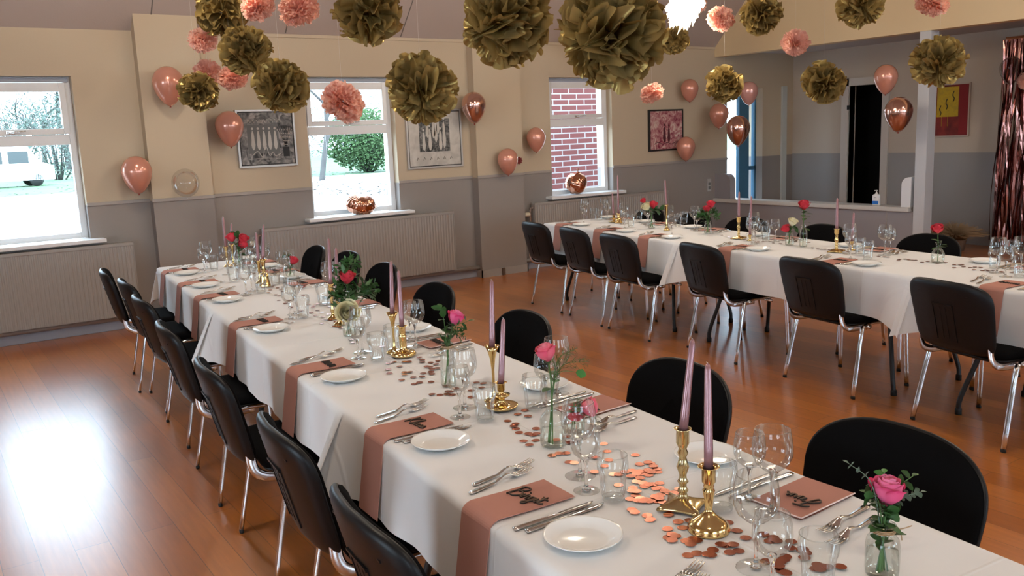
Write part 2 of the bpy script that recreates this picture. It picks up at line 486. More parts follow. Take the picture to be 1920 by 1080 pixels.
# ceiling: steep boards from the eaves, flat above
SL = 1.04
ZF = 4.35
yf = YW - (ZF - ZE) / SL
mb = MB()
mb.add([(X0 - .3, YW + .35, ZE - .35 * SL), (XR + .15, YW + .35, ZE - .35 * SL), (XR + .15, yf, ZF), (X0 - .3, yf, ZF)], [(0, 1, 2, 3)])
mb.add([(X0 - .3, Y0 - .3, ZF), (XR + .15, Y0 - .3, ZF), (XR + .15, yf, ZF), (X0 - .3, yf, ZF)], [(0, 3, 2, 1)])
mb.add([(X0 - .3, YW + .35, ZE - .35 * SL + .1), (XR + .15, YW + .35, ZE - .35 * SL + .1), (XR + .15, yf, ZF + .1), (X0 - .3, yf, ZF + .1), (X0 - .3, Y0 - .3, ZF + .1), (XR + .15, Y0 - .3, ZF + .1)], [(3, 2, 1, 0), (4, 5, 2, 3)])
struct('ceiling', mb, M_ceil)
def ceil_z(y):
    return min(ZF, ZE + (YW - y) * SL)
mb = MB()
for k in range(11):
    x = 2.0 + (k - 4) * 1.25
    for (ya, yb) in ((YW - .02, yf),):
        mb.add([(x - .006, ya, ceil_z(ya) - .004), (x + .006, ya, ceil_z(ya) - .004), (x + .006, yb, ceil_z(yb) - .004), (x - .006, yb, ceil_z(yb) - .004)], [(0, 1, 2, 3)])
for dz in (.62, 1.24):
    y = YW - dz
    mb.add([(X0, y, ceil_z(y) - .004), (XR, y, ceil_z(y) - .004), (XR, y - .008, ceil_z(y - .008) - .004), (X0, y - .008, ceil_z(y - .008) - .004)], [(0, 1, 2, 3)])
struct('trim_ceiling_joints', mb, M_seam)

# wall with the bar opening: beam and gable above, low wall below, post, doorway
mb = MB(); mb.box((XR, Y0, 2.51), (XR + .16, YW, ZF + .1)); struct('beam_east', mb, M_beam)
mb = MB(); mb.box((XR, Y0, 0), (XR + .16, 2.6, 2.51)); struct('wall_east', mb, M_wall)
M_lowwall = mat('low_wall_paint', (.28, .255, .265), .6)
mb = MB(); mb.box((XR, 5.53, 0), (XR + .12, YW, .56)); struct('wall_low', mb, M_lowwall)
mb = MB()
mb.box((XR - .006, 5.85, .02), (XR + .0, 5.856, .55)); mb.box((XR - .006, 7.0, .02), (XR, 7.006, .55))
struct('trim_low_wall', mb, M_trim)
mb = MB(); mb.box((XR - .04, 5.57, .555), (XR + .20, YW, .607), bev=.006); struct('trim_counter_board', mb, mat('counter_paint', (.56, .53, .49), .35))
def end_cap(w, h, r):
    n = 10
    return [(0, .607), (w, .607)] + [(w - r + r * math.cos(PI / 2 * k / n), .607 + h - r + r * math.sin(PI / 2 * k / n)) for k in range(n + 1)] + [(0, .607 + h)]
for i, (yb, sgn, pr, m_) in enumerate([(YW, -1, end_cap(.275, .335, .11), M_lowwall), (5.57, 1, end_cap(.115, .335, .085), M_white)]):
    m2 = MB(); n = len(pr)
    vs = [(x, yb + sgn * u, z) for x in (XR + .0, XR + .11) for u, z in pr]
    fs = [tuple(range(n)), tuple(range(2 * n - 1, n - 1, -1))] + [(k, (k + 1) % n, n + (k + 1) % n, n + k) for k in range(n)]
    m2.add(vs, fs); struct('trim_%d' % (i + 1), m2, m_)
mb = MB(); mb.box((XR - .01, 5.40, 0), (XR + .15, 5.53, 2.51), bev=.006); struct('pillar_3', mb, mat('post_paint', (.52, .52, .53), .45))

# foyer
mb = MB()
doorY0, doorY1 = on_x(1657, 160, XB)[1], on_x(1594, 160, XB)[1]
doorZ = 2.06
for a, b_, z0, z1 in wall_with_holes(1.5, YW, 2.7, [(doorY0, doorY1, 0, doorZ)]):
    mb.box((XB, a, z0), (XB + .12, b_, z1))
struct('wall_foyer', mb, wall_paint('foyer_paint', (.50, .43, .36), (.31, .30, .30), 1.145))
mb = MB(); mb.box((XR + .15, 1.4, 2.58), (XB + .12, YW, 2.68)); struct('ceiling_foyer', mb, mat('foyer_ceiling', (.46, .43, .42), .9))
mb = MB(); mb.box((XR + .16, 1.3, 0), (XB + .12, 1.5, 2.6)); struct('wall_foyer_south', mb, M_wall)
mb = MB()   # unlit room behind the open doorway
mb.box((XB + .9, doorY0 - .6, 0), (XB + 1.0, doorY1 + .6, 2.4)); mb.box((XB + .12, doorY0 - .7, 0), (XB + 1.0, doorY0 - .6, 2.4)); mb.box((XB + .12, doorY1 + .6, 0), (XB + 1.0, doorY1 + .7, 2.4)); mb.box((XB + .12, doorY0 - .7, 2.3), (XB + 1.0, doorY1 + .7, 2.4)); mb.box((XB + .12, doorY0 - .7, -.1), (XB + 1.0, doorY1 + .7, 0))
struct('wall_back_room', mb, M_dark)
mb = MB()
mb.box((XB - .03, doorY1, 0), (XB + .14, doorY1 + .11, doorZ + .10)); mb.box((XB - .03, doorY0 - .10, 0), (XB + .14, doorY0, doorZ + .10)); mb.box((XB - .03, doorY0 - .10, doorZ), (XB + .14, doorY1 + .11, doorZ + .10))
d2 = struct('door_2', mb, mat('door_case_paint', (.56, .52, .48), .45))
mb = MB(); mb.box((XB - .045, doorY1 - .02, 1.74), (XB - .028, doorY1 + .012, 1.80)); link('hinge', mb.mesh('hinge', M_rubber), d2)
mb = MB(); yy = YW - .05
mb.box((10.66, YW - .03, 0), (10.76, YW, 2.12)); struct('trim_3', mb, mat('foyer_case_paint', (.50, .52, .50), .5))

# exterior glass door in the end of the window wall
mb = MB(); yd = YW + .12
bx = lambda a, b_, z0, z1: mb.box((a, yd, z0), (b_, yd + .06, z1))
sx0, sx1 = on_y(1386, 300, yd)[0], on_y(1404, 300, yd)[0]
bx(DOOR_X0, DOOR_X0 + .02, 0, DOOR_Z); bx(DOOR_X1 - .03, DOOR_X1, 0, DOOR_Z); bx(DOOR_X0, DOOR_X1, DOOR_Z - .05, DOOR_Z); bx(DOOR_X0, DOOR_X1, 0, .12)
bx(sx0, sx1, 0, DOOR_Z)
bx(sx1, DOOR_X1, on_y(1410, 318, yd)[2], on_y(1410, 311, yd)[2])
d1 = struct('door_1', mb, M_blue)
mb = MB(); mb.box((DOOR_X0 + .02, yd + .025, .12), (sx0, yd + .03, DOOR_Z - .05)); mb.box((sx1, yd + .025, .12), (DOOR_X1 - .03, yd + .03, DOOR_Z - .05))
link('door_pane', mb.mesh('door_pane', M_pane), d1)

# windows
for i, (a, b_) in enumerate(WIN):
    mb = MB(); y0, y1 = YW + .10, YW + .17
    fr = .055
    zt0, zt1 = on_y(134, 271, y0)[2], on_y(134, 252, y0)[2]
    mb.box((a, y0, W0), (a + fr, y1, W1), bev=.004); mb.box((b_ - fr, y0, W0), (b_, y1, W1), bev=.004)
    mb.box((a + fr, y0, W0), (b_ - fr, y1, W0 + .05), bev=.004); mb.box((a + fr, y0, W1 - .045), (b_ - fr, y1, W1), bev=.004)
    mb.box((a + fr, y0, zt0), (b_ - fr, y1, zt1), bev=.004)
    w = struct('window_%d' % (i + 1), mb, M_white)
    mb = MB(); s = .05; ys, ye = y0 - .018, y0 + .03       # top-hung sash, proud of the frame
    a2, b2, z2, z3 = a + fr - .01, b_ - fr + .01, zt1 + .004, W1 - .05
    mb.box((a2, ys, z2), (a2 + s, ye, z3), bev=.004); mb.box((b2 - s, ys, z2), (b2, ye, z3), bev=.004); mb.box((a2 + s, ys, z2), (b2 - s, ye, z2 + s), bev=.004); mb.box((a2 + s, ys, z3 - .075), (b2 - s, ye, z3), bev=.004)
    sash = link('window_sash', mb.mesh('window_sash', M_white), w)
    mb = MB(); xc = (a + b_) / 2
    mb.box((xc - .045, ys - .016, z2 + .012), (xc + .02, ys, z2 + .036), bev=.003); mb.tube([(xc - .02, ys - .02, z2 + .024), (xc + .02, ys - .035, z2 + .026), (xc + .10, ys - .035, z2 + .034)], .006, 6)
    link('window_handle', mb.mesh('window_handle', M_steel), sash)
    mb = MB(); mb.box((a + fr, y0 + .03, W0 + .05), (b_ - fr, y0 + .034, zt0)); mb.box((a2 + s, y0 + .01, z2 + s), (b2 - s, y0 + .014, z3 - .075))
    link('window_pane', mb.mesh('window_pane', M_pane), w)
    mb = MB(); mb.box((a - .10, YW - .13, W0 - .035), (b_ + .105, YW + .10, W0 - .002), bev=.005); link('window_sill', mb.mesh('window_sill', M_white), w)
    mb = MB(); mb.box((a + .02, y0 - .03, W1 - .045), (b_ - .02, y0, W1 - .012), bev=.004); link('vent_strip', mb.mesh('vent_strip', mat('vent_grey_%d' % i, (.33, .36, .42), .5)), w)

# radiators and heating pipe
def radiator(x0, x1, z0, z1, label, valve=None):
    y1, y0 = YW - .045, YW - .125
    r = link('radiator', None, None, (0, 0, 0)); tag(r, label, 'radiator')
    n = max(8, int((x1 - x0) / .0333))
    mb = MB(); prof = []
    for k in range(n):
        xa = x0 + (x1 - x0) * k / n; w = (x1 - x0) / n
        prof += [(xa, y0 + .0045), (xa + w * .25, y0 + .0045), (xa + w * .45, y0), (xa + w * .80, y0)]
    prof.append((x1, y0 + .0045))
    vs = [(x, y, z) for z in (z0, z1 - .03) for x, y in prof]; m = len(prof)
    mb.add(vs, [(k, k + 1, m + k + 1, m + k) for k in range(m - 1)])
    mb.box((x0, y0 + .008, z0), (x1, y1, z1 - .02))
    link('front_panel', mb.mesh('front_panel', M_rad), r)
    mb = MB(); mb.box((x0 - .004, y0 - .004, z1 - .03), (x1 + .004, y1, z1), bev=.004); link('top_grille', mb.mesh('top_grille', M_rad), r)
    for xa in (x0 - .006, x1):
        mb = MB(); mb.box((xa, y0, z0), (xa + .006, y1, z1 - .01)); link('side_cover', mb.mesh('side_cover', M_rad), r)
    if valve:
        mb = MB(); mb.tube([(x0 - .05, y0 + .04, .1), (x0 - .05, y0 + .04, z1 - .10), (x0 - .04, y0 + .04, z1 - .06), (x0, y0 + .04, z1 - .06)], .012, 8); link('feed_pipe', mb.mesh('feed_pipe', mat('pipe_brown', (.22, .15, .12), .4)), r)
        mb = MB(); mb.lathe([(.001, 0), (.022, 0), (.026, .01), (.026, .05), (.021, .07), (.001, .07)], 14, M=Matrix.Translation((x0 - .06, y0 + .04, z1 - .13)) @ Matrix.Rotation(-PI / 2, 4, 'Y')); link('valve_knob', mb.mesh('valve_knob', mat('valve_cream', (.62, .55, .43), .4)), r)
radiator(-.35, on_y(248, 449, YW - .12)[0], .135, .79, 'long cream radiator under the lawn window with the white van', False)
radiator(on_y(492, 424, YW - .12)[0], on_y(850, 395, YW - .12)[0], .135, .79, 'long ribbed radiator under the window with the bush outside', True)
radiator(on_y(1003, 381, YW - .12)[0], 8.25, .135, .79, 'ribbed radiator under the brick view window', True)
for (a, b_, lab) in ((X0, PIL[0][0], 'grey heating pipe along the wall below the radiator by the corner'), (PIL[0][1], PIL[1][0], 'grey heating pipe along the wall between the two pillars'), (PIL[1][1], XR, 'grey heating pipe along the wall below the brick view window')):
    mb = MB(); mb.tube([(a, YW - .06, .115), ((a + b_) / 2, YW - .06, .115), (b_, YW - .06, .115)], .024, 10)
    tag(link('heating_pipe', mb.mesh('heating_pipe', M_rad)), lab, 'pipe')

# ------------------------------------------------------------------ outdoors
mb = MB(); mb.box((-120, YW + .3, -.35), (160, 44, -.2)); struct('ground_paving', mb, mat('pale_gravel', (.36, .35, .33), .95, vary=(3, (.31, .30, .285))))
mb = MB(); mb.box((-160, 44, -.35), (220, 190, -.2)); g = link('grass', mb.mesh('grass', mat('lawn', (.058, .125, .050), .95, vary=(.35, (.046, .105, .040)))))
tag(g, 'bright green lawn beyond the pale gravel outside the windows', 'lawn', None, 'stuff')
mb = MB()
for k in range(420):
    p = at(rnd.uniform(560, 745), rnd.uniform(322, 366), -.2); a = rnd.uniform(0, 6.28); s = rnd.uniform(.04, .12)
    mb.add([p + np.array([math.cos(a + q) * s, math.sin(a + q) * s, .01 + .02 * (j % 2)]) for j, q in enumerate((0, 1.4, 3.1, 4.6))], [(0, 1, 2, 3)])
for k in range(60):
    p = at(rnd.uniform(0, 160), rnd.uniform(345, 372), -.2); a = rnd.uniform(0, 6.28); s = rnd.uniform(.05, .11)
    mb.add([p + np.array([math.cos(a + q) * s, math.sin(a + q) * s, .01 + .02 * (j % 2)]) for j, q in enumerate((0, 1.4, 3.1, 4.6))], [(0, 1, 2, 3)])
tag(link('fallen_leaves', mb.mesh('fallen_leaves', mat('dead_leaf', (.045, .035, .028), .9))), 'brown fallen leaves scattered over the gravel outside', 'leaves', None, 'stuff')
# brick wing seen through the third window and the glass door
mb = MB(); mb.box((7.0, YW + 2.1, -.2), (9.75, YW + 2.4, 6)); struct('wall_brick_wing', mb, M_brick)

M_bark = mat('bark', (.045, .042, .040), .9, vary=(3, (.06, .057, .054)))
def bare_tree(base, h, r, seed, label, depthlim=4, group=None, green=False):
    R = random.Random(seed)
    t = link('bare_tree', None, None, base); tag(t, label, 'tree', group)
    tr, br = MB(), MB()
    def grow(p, d, L, rad, lev, m):
        n = 4; pts = [p]; q = Vector(p); dd = Vector(d)
        for k in range(n):
            dd = (dd + Vector((R.uniform(-.18, .18), R.uniform(-.18, .18), R.uniform(-.02, .12)))).normalized()
            q = q + dd * (L / n); pts.append(q.copy())
        m.tube(pts, [rad * (1 - .5 * k / n) for k in range(n + 1)], 5 if lev > 0 else 8, cap=False)
        if lev >= depthlim: return
        for k in range(R.randint(3, 4) if lev < depthlim - 1 else 4):
            s = pts[R.randint(1 if lev else 2, n)]
            a = R.uniform(0, 2 * PI); nd = (dd * R.uniform(.4, .9) + Vector((math.cos(a), math.sin(a), R.uniform(-.1, .5))) * .8).normalized()
            grow(s, nd, L * R.uniform(.5, .75), rad * .5, lev + 1, br)
    grow(Vector((0, 0, 0)), Vector((R.uniform(-.08, .08), 0, 1)), h * .45, r, 0, tr)
    link('trunk', tr.mesh('trunk', M_bark), t); link('branches', br.mesh('branches', M_bark), t)
TREES = [(84, 317, 13, .30, 'bare tree with forked trunk on the lawn, first right of the van'), (105, 315, 12, .24, 'slim bare tree on the lawn between two thicker trees'), (131, 318, 13, .36, 'thick bare tree on the lawn nearest the frame of the window with the van'),
         (604, 338, 8, .15, 'young leaning birch tree standing on the gravel in front of the bush')]
for k, (x, y, h, r, lab) in enumerate(TREES):
    b_ = at(x, y, -.2)
    bare_tree(b_, h, r, 20 + k, lab, 5 if k < 3 else 4)
for k, (x, y) in enumerate(((30, 313), (60, 311))):
    bare_tree(at(x, y, -.2), 14, .3, 40 + k, ['tall bare tree rising behind the white van roof, outer one', 'tall bare tree rising between the van and the forked tree'][k], 5)
def bush(base, w, h, n, seed, label, m, leaf, name='leafy_bush', stemmat=None):
    R = random.Random(seed); t = link(name, None, None, base); tag(t, label, 'bush')
    lf, st = MB(), MB()
    for k in range(16):
        a = R.uniform(0, 6.28); q = Vector((math.cos(a) * w * .42 * R.random(), math.sin(a) * w * .42 * R.random(), h * R.uniform(.5, .95)))
        st.tube([(q.x * .15, q.y * .15, 0), (q.x * .6, q.y * .6, q.z * .55), q], [.05, .03, .012], 5)
    for k in range(n):
        u = R.uniform(-1, 1); a = R.uniform(0, 6.28); rr = R.random() ** .4
        c = Vector((math.cos(a) * math.sqrt(1 - u * u) * w / 2 * rr, math.sin(a) * math.sqrt(1 - u * u) * w / 2 * rr, h * (.5 + .5 * u * rr)))
        c.z = max(c.z, .05)
        d = Vector((R.uniform(-1, 1), R.uniform(-1, 1), R.uniform(-.3, 1))).normalized(); e = d.orthogonal().normalized(); s = leaf * R.uniform(.6, 1.3)
        lf.add([c, c + d * s * .5 + e * s * .28, c + d * s, c + d * s * .5 - e * s * .28], [(0, 1, 2, 3)])
    link('stems', st.mesh('stems', M_bark), t); link('foliage', lf.mesh('foliage', m), t)
M_lf1 = mat('evergreen_leaf', (.046, .085, .034), .8, spec=.1); M_lf2 = mat('thicket_leaf', (.075, .10, .085), .8, spec=.1)
def far(px, Y):
    q = on_y(px, 280, Y); q[2] = -.2; return q
b_ = far(688, 46); bush(b_, 4.8, 3.6, 9000, 3, 'big rounded evergreen bush on the lawn seen through the second window', M_lf1, .20)
b_ = far(105, 66); bush(b_, 9, 5.5, 3600, 5, 'loose grey green thicket behind the bare trees outside', M_lf2, .20)
b_ = far(20, 84); bush(b_, 16, 8, 4000, 6, 'tall pale thicket rising behind the white van', M_lf2, .17)
b_ = far(640, 92); bush(b_, 34, 9, 6000, 8, 'wide hazy tree belt behind the lawn beyond the second window', M_lf2, .26)
# white van
vb = at(6, 352, -.2)
t = link('white_van', None, None, vb, (0, 0, .1)); tag(t, 'white van parked on the gravel outside the leftmost window', 'van')
mb = MB()
R8 = lambda L, hh: [(x, z) for x, z in ((-L / 2, .35), (L / 2, .35), (L / 2, 1.1), (L / 2 - .7, 1.35), (L / 2 - 1.3, hh), (-L / 2 + .05, hh), (-L / 2, hh - .2))]
pr = R8(5.0, 2.35); n = len(pr)
mb.add([(x, y, z) for y in (-.95, .95) for x, z in pr], [tuple(range(n)), tuple(range(2 * n - 1, n - 1, -1))] + [(k, n + k, n + (k + 1) % n, (k + 1) % n) for k in range(n)])
link('body', mb.mesh('van_body', mat('white_car_paint', (.8, .8, .8), .25)), t)
mb = MB(); mb.box((.25, -.97, 1.3), (1.25, -.95, 1.95)); mb.box((-1.0, -.97, 1.3), (-.05, -.95, 1.95)); link('side_window', mb.mesh('side_window', mat('dark_car_glass', (.02, .03, .03), .1)), t)
for x in (-1.5, 1.55):
    for y in (-.85, .85):
        mb = MB(); mb.lathe([(.01, -.1), (.34, -.1), (.36, -.06), (.36, .06), (.34, .1), (.01, .1)], 18, M=Matrix.Translation((x, y, .36)) @ Matrix.Rotation(PI / 2, 4, 'X')); link('wheel', mb.mesh('wheel', M_rubber), t)

# ------------------------------------------------------------------ tables and cloths
TH = (math.radians(-5.321), math.radians(-7.786))
def frame(t):
    th = TH[t - 1]
    return np.array([math.cos(th), math.sin(th), 0]), np.array([-math.sin(th), math.cos(th), 0])
def pt(t, n, e, z=0.0):
    N, E = frame(t); return N * n + E * e + np.array([0, 0, z])
def ne(t, p):
    N, E = frame(t); return float(p @ N), float(p @ E)
TABLE = {1: (.845, 1.600), 2: (4.085, 4.870)}
ROWS = {1: [(4.775, 6.835), (2.675, 4.735), (.60, 2.635)], 2: [(5.325, 7.385), (3.245, 5.285), (1.16, 3.205)]}
ORD = ['first', 'second', 'third', 'fourth', 'fifth', 'sixth', 'seventh', 'eighth']
TNAME = {1: 'front long table', 2: 'table by the bar opening'}
SEG = ['window end', 'middle', 'end nearest the camera']
def folding_table(t, k, e0, e1):
    n0, n1 = TABLE[t]; W, L = n1 - n0 - .014, e1 - e0 - .02
    c = pt(t, (n0 + n1) / 2, (e0 + e1) / 2)
    r = link('folding_table', None, None, c, (0, 0, TH[t - 1])); tag(r, 'folding table with black legs, %s of the %s' % (SEG[k], TNAME[t]), 'table', 'folding tables under the cloths')
    mb = MB(); mb.box((-W / 2, -L / 2, ZT - .03), (W / 2, L / 2, ZT - .004), bev=.004); link('tabletop', mb.mesh('tabletop', M_tabletop), r)
    for sy in (-1, 1):
        y = sy * (L / 2 - .28)
        for sx in (-1, 1):
            x = sx * (W / 2 - .10)
            mb = MB(); mb.tube(curve_pts([(x * .8, y, ZT - .03), (x * .8, y, .50), (x * .82, y + sy * .02, .36), (x, y + sy * .09, .10), (x, y + sy * .10, .012)], 4), .0135, 8)
            lg = link('leg', mb.mesh('table_leg', M_legs), r)
            mb = MB(); mb.lathe([(.001, 0), (.018, 0), (.018, .03), (.014, .035)], 10, c=(x, y + sy * .10, 0)); link('foot_cap', mb.mesh('table_foot', M_rubber), lg)
        mb = MB(); mb.tube([(-W / 2 + .18, y, .46), (W / 2 - .18, y, .46)], .010, 8); link('crossbar', mb.mesh('crossbar', M_legs), r)
        mb = MB(); mb.tube([(0, y, .46), (0, y - sy * .42, ZT - .03)], .009, 8); link('brace', mb.mesh('brace', M_legs), r)
def cloth(t, k, e0, e1, drop, seed, lo_end, hi_end, dz, lo_x=0., hi_x=0.):
    """lo/hi end: True = hangs over that end, False = runs flat onto the next table."""
    R = random.Random(seed)
    n0, n1 = TABLE[t]; W = n1 - n0; L = e1 - e0
    c = pt(t, (n0 + n1) / 2, (e0 + e1) / 2)
    hw, hl = W / 2 + .001, L / 2 + .001
    loL, hiL = -hl - (drop if lo_end else lo_x), hl + (drop if hi_end else hi_x)
    nu, nv = 66, 110
    us = [-hw - drop + (2 * hw + 2 * drop) * i / (nu - 1) for i in range(nu)]
    vs_ = [loL + (hiL - loL) * j / (nv - 1) for j in range(nv)]
    ph = [R.uniform(0, 6.28) for _ in range(8)]
    rad = .012
    def hang(o):      # overhang length -> (outward, down)
        if o < rad * PI / 2:
            a = o / rad; return rad * math.sin(a), rad * (1 - math.cos(a))
        return rad, rad + o - rad * PI / 2
    V = []
    for u in us:
        for v in vs_:
            ou = max(0, abs(u) - hw); su = 1 if u > 0 else -1
            ov, sv = 0, 1
            if v > hl and hi_end: ov, sv = v - hl, 1
            if v < -hl and lo_end: ov, sv = -hl - v, -1
            x = max(-hw, min(hw, u)); y = v if (ov == 0) else sv * hl
            z = 0
            if ou > 0 and ov > 0:
                r = math.hypot(ou, ov); th = math.atan2(ov, ou)
                h, d = hang(r)
                s2 = math.sin(2 * th)
                out = h + .28 * d * s2 ** 2 + .02 * d
                x += su * math.cos(th) * out; y += sv * math.sin(th) * out; z = -d * (1 - .10 * s2)
            elif ou > 0:
                h, d = hang(ou); tt = d / drop
                wv = .006 * math.sin(9 * v + ph[0]) + .005 * math.sin(17 * v + ph[1]) + .003 * math.sin(31 * v + ph[2])
                fl = 0
                if not hi_end: fl = max(fl, 1 - (hiL - v) / .35)
                if not lo_end: fl = max(fl, 1 - (v - loL) / .35)
                fl = max(0, fl)
                x += su * (h + tt * (.016 + wv) + .13 * tt * fl ** 2.5); z = -d * (1 + .20 * fl ** 2.5)
            elif ov > 0:
                h, d = hang(ov); tt = d / drop
                wv = .006 * math.sin(11 * u + ph[3]) + .004 * math.sin(23 * u + ph[4])
                y += sv * (h + tt * (.016 + wv)); z = -d
            else:
                z = .0008 * math.sin(5 * v + ph[5]) * math.sin(4 * u + ph[6]) - .0008
            V.append((x, y, z))
    mb = MB(); mb.add(V, [(i * nv + j, (i + 1) * nv + j, (i + 1) * nv + j + 1, i * nv + j + 1) for i in range(nu - 1) for j in range(nv - 1)], True)
    o = link('tablecloth', mb.mesh('tablecloth', M_cloth), None, c + np.array([0, 0, ZT + dz]), (0, 0, TH[t - 1]))
    tag(o, 'white tablecloth over the %s of the %s' % (SEG[k], TNAME[t]), 'tablecloth', 'white tablecloths')
for t in (1, 2):
    for k, (e0, e1) in enumerate(ROWS[t]):
        folding_table(t, k, e0, e1)
D1, D2 = .245, .275
cloth(1, 0, *ROWS[1][0], D1, 1, False, True, -.002, .03, 0)
cloth(1, 1, *ROWS[1][1], D1, 2, False, False, -.001, .03, .07)
cloth(1, 2, *ROWS[1][2], D1, 3, True, False, 0, 0, .06)
cloth(2, 0, *ROWS[2][0], D2, 4, False, True, -.002, .03, 0)
cloth(2, 1, *ROWS[2][1], D2, 5, False, False, -.001, .03, .07)
cloth(2, 2, *ROWS[2][2], D2, 6, True, False, 0, 0, .06)

# ------------------------------------------------------------------ chairs
def build_chair(ntop=3.0, nlow=4.2, bw=.54):
    parts = []
    # seat: padded, rounded; faces +y, origin on the floor
    def pad(w, d, r, r2, levels, cy, bow=0.0):
        R = []
        for z, ins in levels:
            R.append([(x, y + cy, z + bow * ((x / (w / 2)) ** 2)) for x, y in round_rect(w - 2 * ins, d - 2 * ins, max(.01, r - ins), 6, max(.01, r2 - ins))])
        return R
    mb = MB(); mb.rings(pad(.475, .43, .10, .07, [(.425, .012), (.432, .002), (.448, 0), (.460, .006), (.468, .025), (.471, .06)], 0.0, .008)); parts.append(('seat_pad', mb.mesh('seat_pad', M_black)))
    mb = MB(); mb.rings(pad(.465, .42, .10, .07, [(.398, .05), (.404, .03), (.415, .008), (.426, .003)], 0.0, .006)); parts.append(('seat_shell', mb.mesh('seat_shell', M_shell)))
    # backrest
    til = math.radians(14)
    def bk(x, v, off):      # v along the back from its middle, off backwards
        c = .048 * (1 - (x / .265) ** 2); v = v - .012 * max(0, v / .19) * (x / .26) ** 2
        y0, z0 = -.262, .632
        yy = -(off + c) ; return Vector((x, y0 + yy * math.cos(til) - v * math.sin(til), z0 - off * math.sin(til) * .0 + v * math.cos(til)))
    def back_rings(w, h, r, r2, levels, taper):
        R = []
        for off, ins in levels:
            q = []
            for k in range(56):
                a = 2 * PI * k / 56; c, s = math.cos(a), math.sin(a); n = ntop if s > 0 else nlow
                q.append(((w / 2 - ins) * math.copysign(abs(c) ** (2 / n), c), (h / 2 - ins) * math.copysign(abs(s) ** (2 / n), s)))
            R.append([bk(x * (1 - taper * (.5 - v / h)), v, off) for x, v in q])
        return R
    mb = MB(); mb.rings(back_rings(bw, .366, .125, .06, [(-.021, .180), (-.021, .14), (-.020, .09), (-.018, .05), (-.014, .02), (-.006, .004), (.004, 0), (.012, .002)], .11)); parts.append(('back_pad', mb.mesh('back_pad', M_black)))
    mb = MB(); mb.rings(back_rings(bw + .006, .372, .125, .06, [(.002, .012), (.006, -.001), (.012, -.002), (.022, .003), (.030, .014), (.034, .036), (.035, .08), (.035, .13), (.035, .18)], .11), cap0=False)
    # moulded ridges on the shell: grip slot and the raised centre panel
    def ridge(x0, x1, v0, v1, o0, o1):
        q = []
        for o in (o0, o1):
            for x, v in ((x0, v0), (x1, v0), (x1, v1), (x0, v1)): q.append(bk(x, v, o))
        mb.add(q, [(0, 1, 2, 3), (7, 6, 5, 4), (0, 4, 5, 1), (1, 5, 6, 2), (2, 6, 7, 3), (3, 7, 4, 0)])
    ridge(-.150, .150, .118, .124, .030, .0375)
    ridge(-.062, .062, .055, .064, .030, .042); ridge(-.062, -.056, -.13, .055, .030, .038); ridge(.056, .062, -.13, .055, .030, .038)
    ridge(-.018, -.014, -.12, .05, .030, .036); ridge(.014, .018, -.12, .05, .030, .036)
    parts.append(('back_shell', mb.mesh('back_shell', M_shell)))
    for sx in (-1, 1):
        mb = MB(); mb.tube(curve_pts([(sx * .212, -.02, .405), (sx * .212, -.165, .400), (sx * .212, -.228, .418), (sx * .210, -.254, .455), (sx * .205, -.258, .525)], 5), .0045, 8, flat=4.2); parts.append(('back_support', mb.mesh('back_support', M_chrome)))
    for sx in (-1, 1):
        mb = MB(); mb.tube(curve_pts([(sx * .262, .235, .012), (sx * .250, .222, .36), (sx * .246, .205, .405), (sx * .243, .16, .424), (sx * .243, .02, .424), (sx * .243, -.10, .418)], 5), .0085, 12, flat=1.75)
        f = MB(); f.lathe([(.001, 0), (.0092, 0), (.0092, .013), (.008, .014)], 10, c=(sx * .262, .235, 0), sx=1.72)
        parts.append(('leg', mb.mesh('front_leg', M_chrome), [('foot_cap', f.mesh('foot_cap', M_rubber))]))
        mb = MB(); mb.tube(curve_pts([(sx * .278, -.225, .012), (sx * .258, -.150, .37), (sx * .252, -.115, .412), (sx * .248, -.06, .424), (sx * .246, .02, .420)], 5), .0085, 12, flat=1.75)
        mb.lathe([(.001, -.012), (.013, -.012), (.013, .012), (.001, .012)], 10, M=Matrix.Translation((sx * .262, -.10, .412)) @ Matrix.Rotation(PI / 2, 4, 'Y'))
        f = MB(); f.lathe([(.001, 0), (.0092, 0), (.0092, .013), (.008, .014)], 10, c=(sx * .278, -.225, 0), sx=1.72)
        parts.append(('leg', mb.mesh('rear_leg', M_chrome), [('foot_cap', f.mesh('foot_cap2', M_rubber))]))
    mb = MB(); mb.tube([(-.25, .10, .400), (0, .10, .397), (.25, .10, .400)], .010, 8); mb.tube([(-.25, -.10, .402), (0, -.10, .397), (.25, -.10, .402)], .010, 8); parts.append(('seat_rail', mb.mesh('seat_rail', M_chrome)))
    return parts
CHAIR = build_chair()
CHAIR_SQ = build_chair(5.0, 6.5, .50)
def chair(t, n, e, rz, label, group, proto=None):
    spawn('stacking_chair', proto or CHAIR, label, 'chair', pt(t, n, e), (0, 0, TH[t - 1] + rz), group)
E_L1 = [6.45, 5.86, 5.12, 4.21, 3.32, 2.45, 1.76]
N_L1 = [.80, .86, .86, .86, .88, .91, .915]
for k, (e, n) in enumerate(zip(E_L1, N_L1)):
    chair(1, n, e, -PI / 2 + rnd.uniform(-.05, .05), 'black chair, %s from the windows, open floor side of front table' % ORD[k], 'chairs on the open floor side of the front table', CHAIR_SQ)
for k, (e, n) in enumerate(zip([6.61, 6.04, 5.29, 4.33, 3.34, 2.24, 1.40], [1.63, 1.70, 1.68, 1.61, 1.59, 1.57, 1.58])):
    chair(1, n, e, PI / 2 + rnd.uniform(-.04, .04), 'black chair, %s from the windows, aisle side of front table' % ORD[k], 'chairs on the aisle side of the front table')
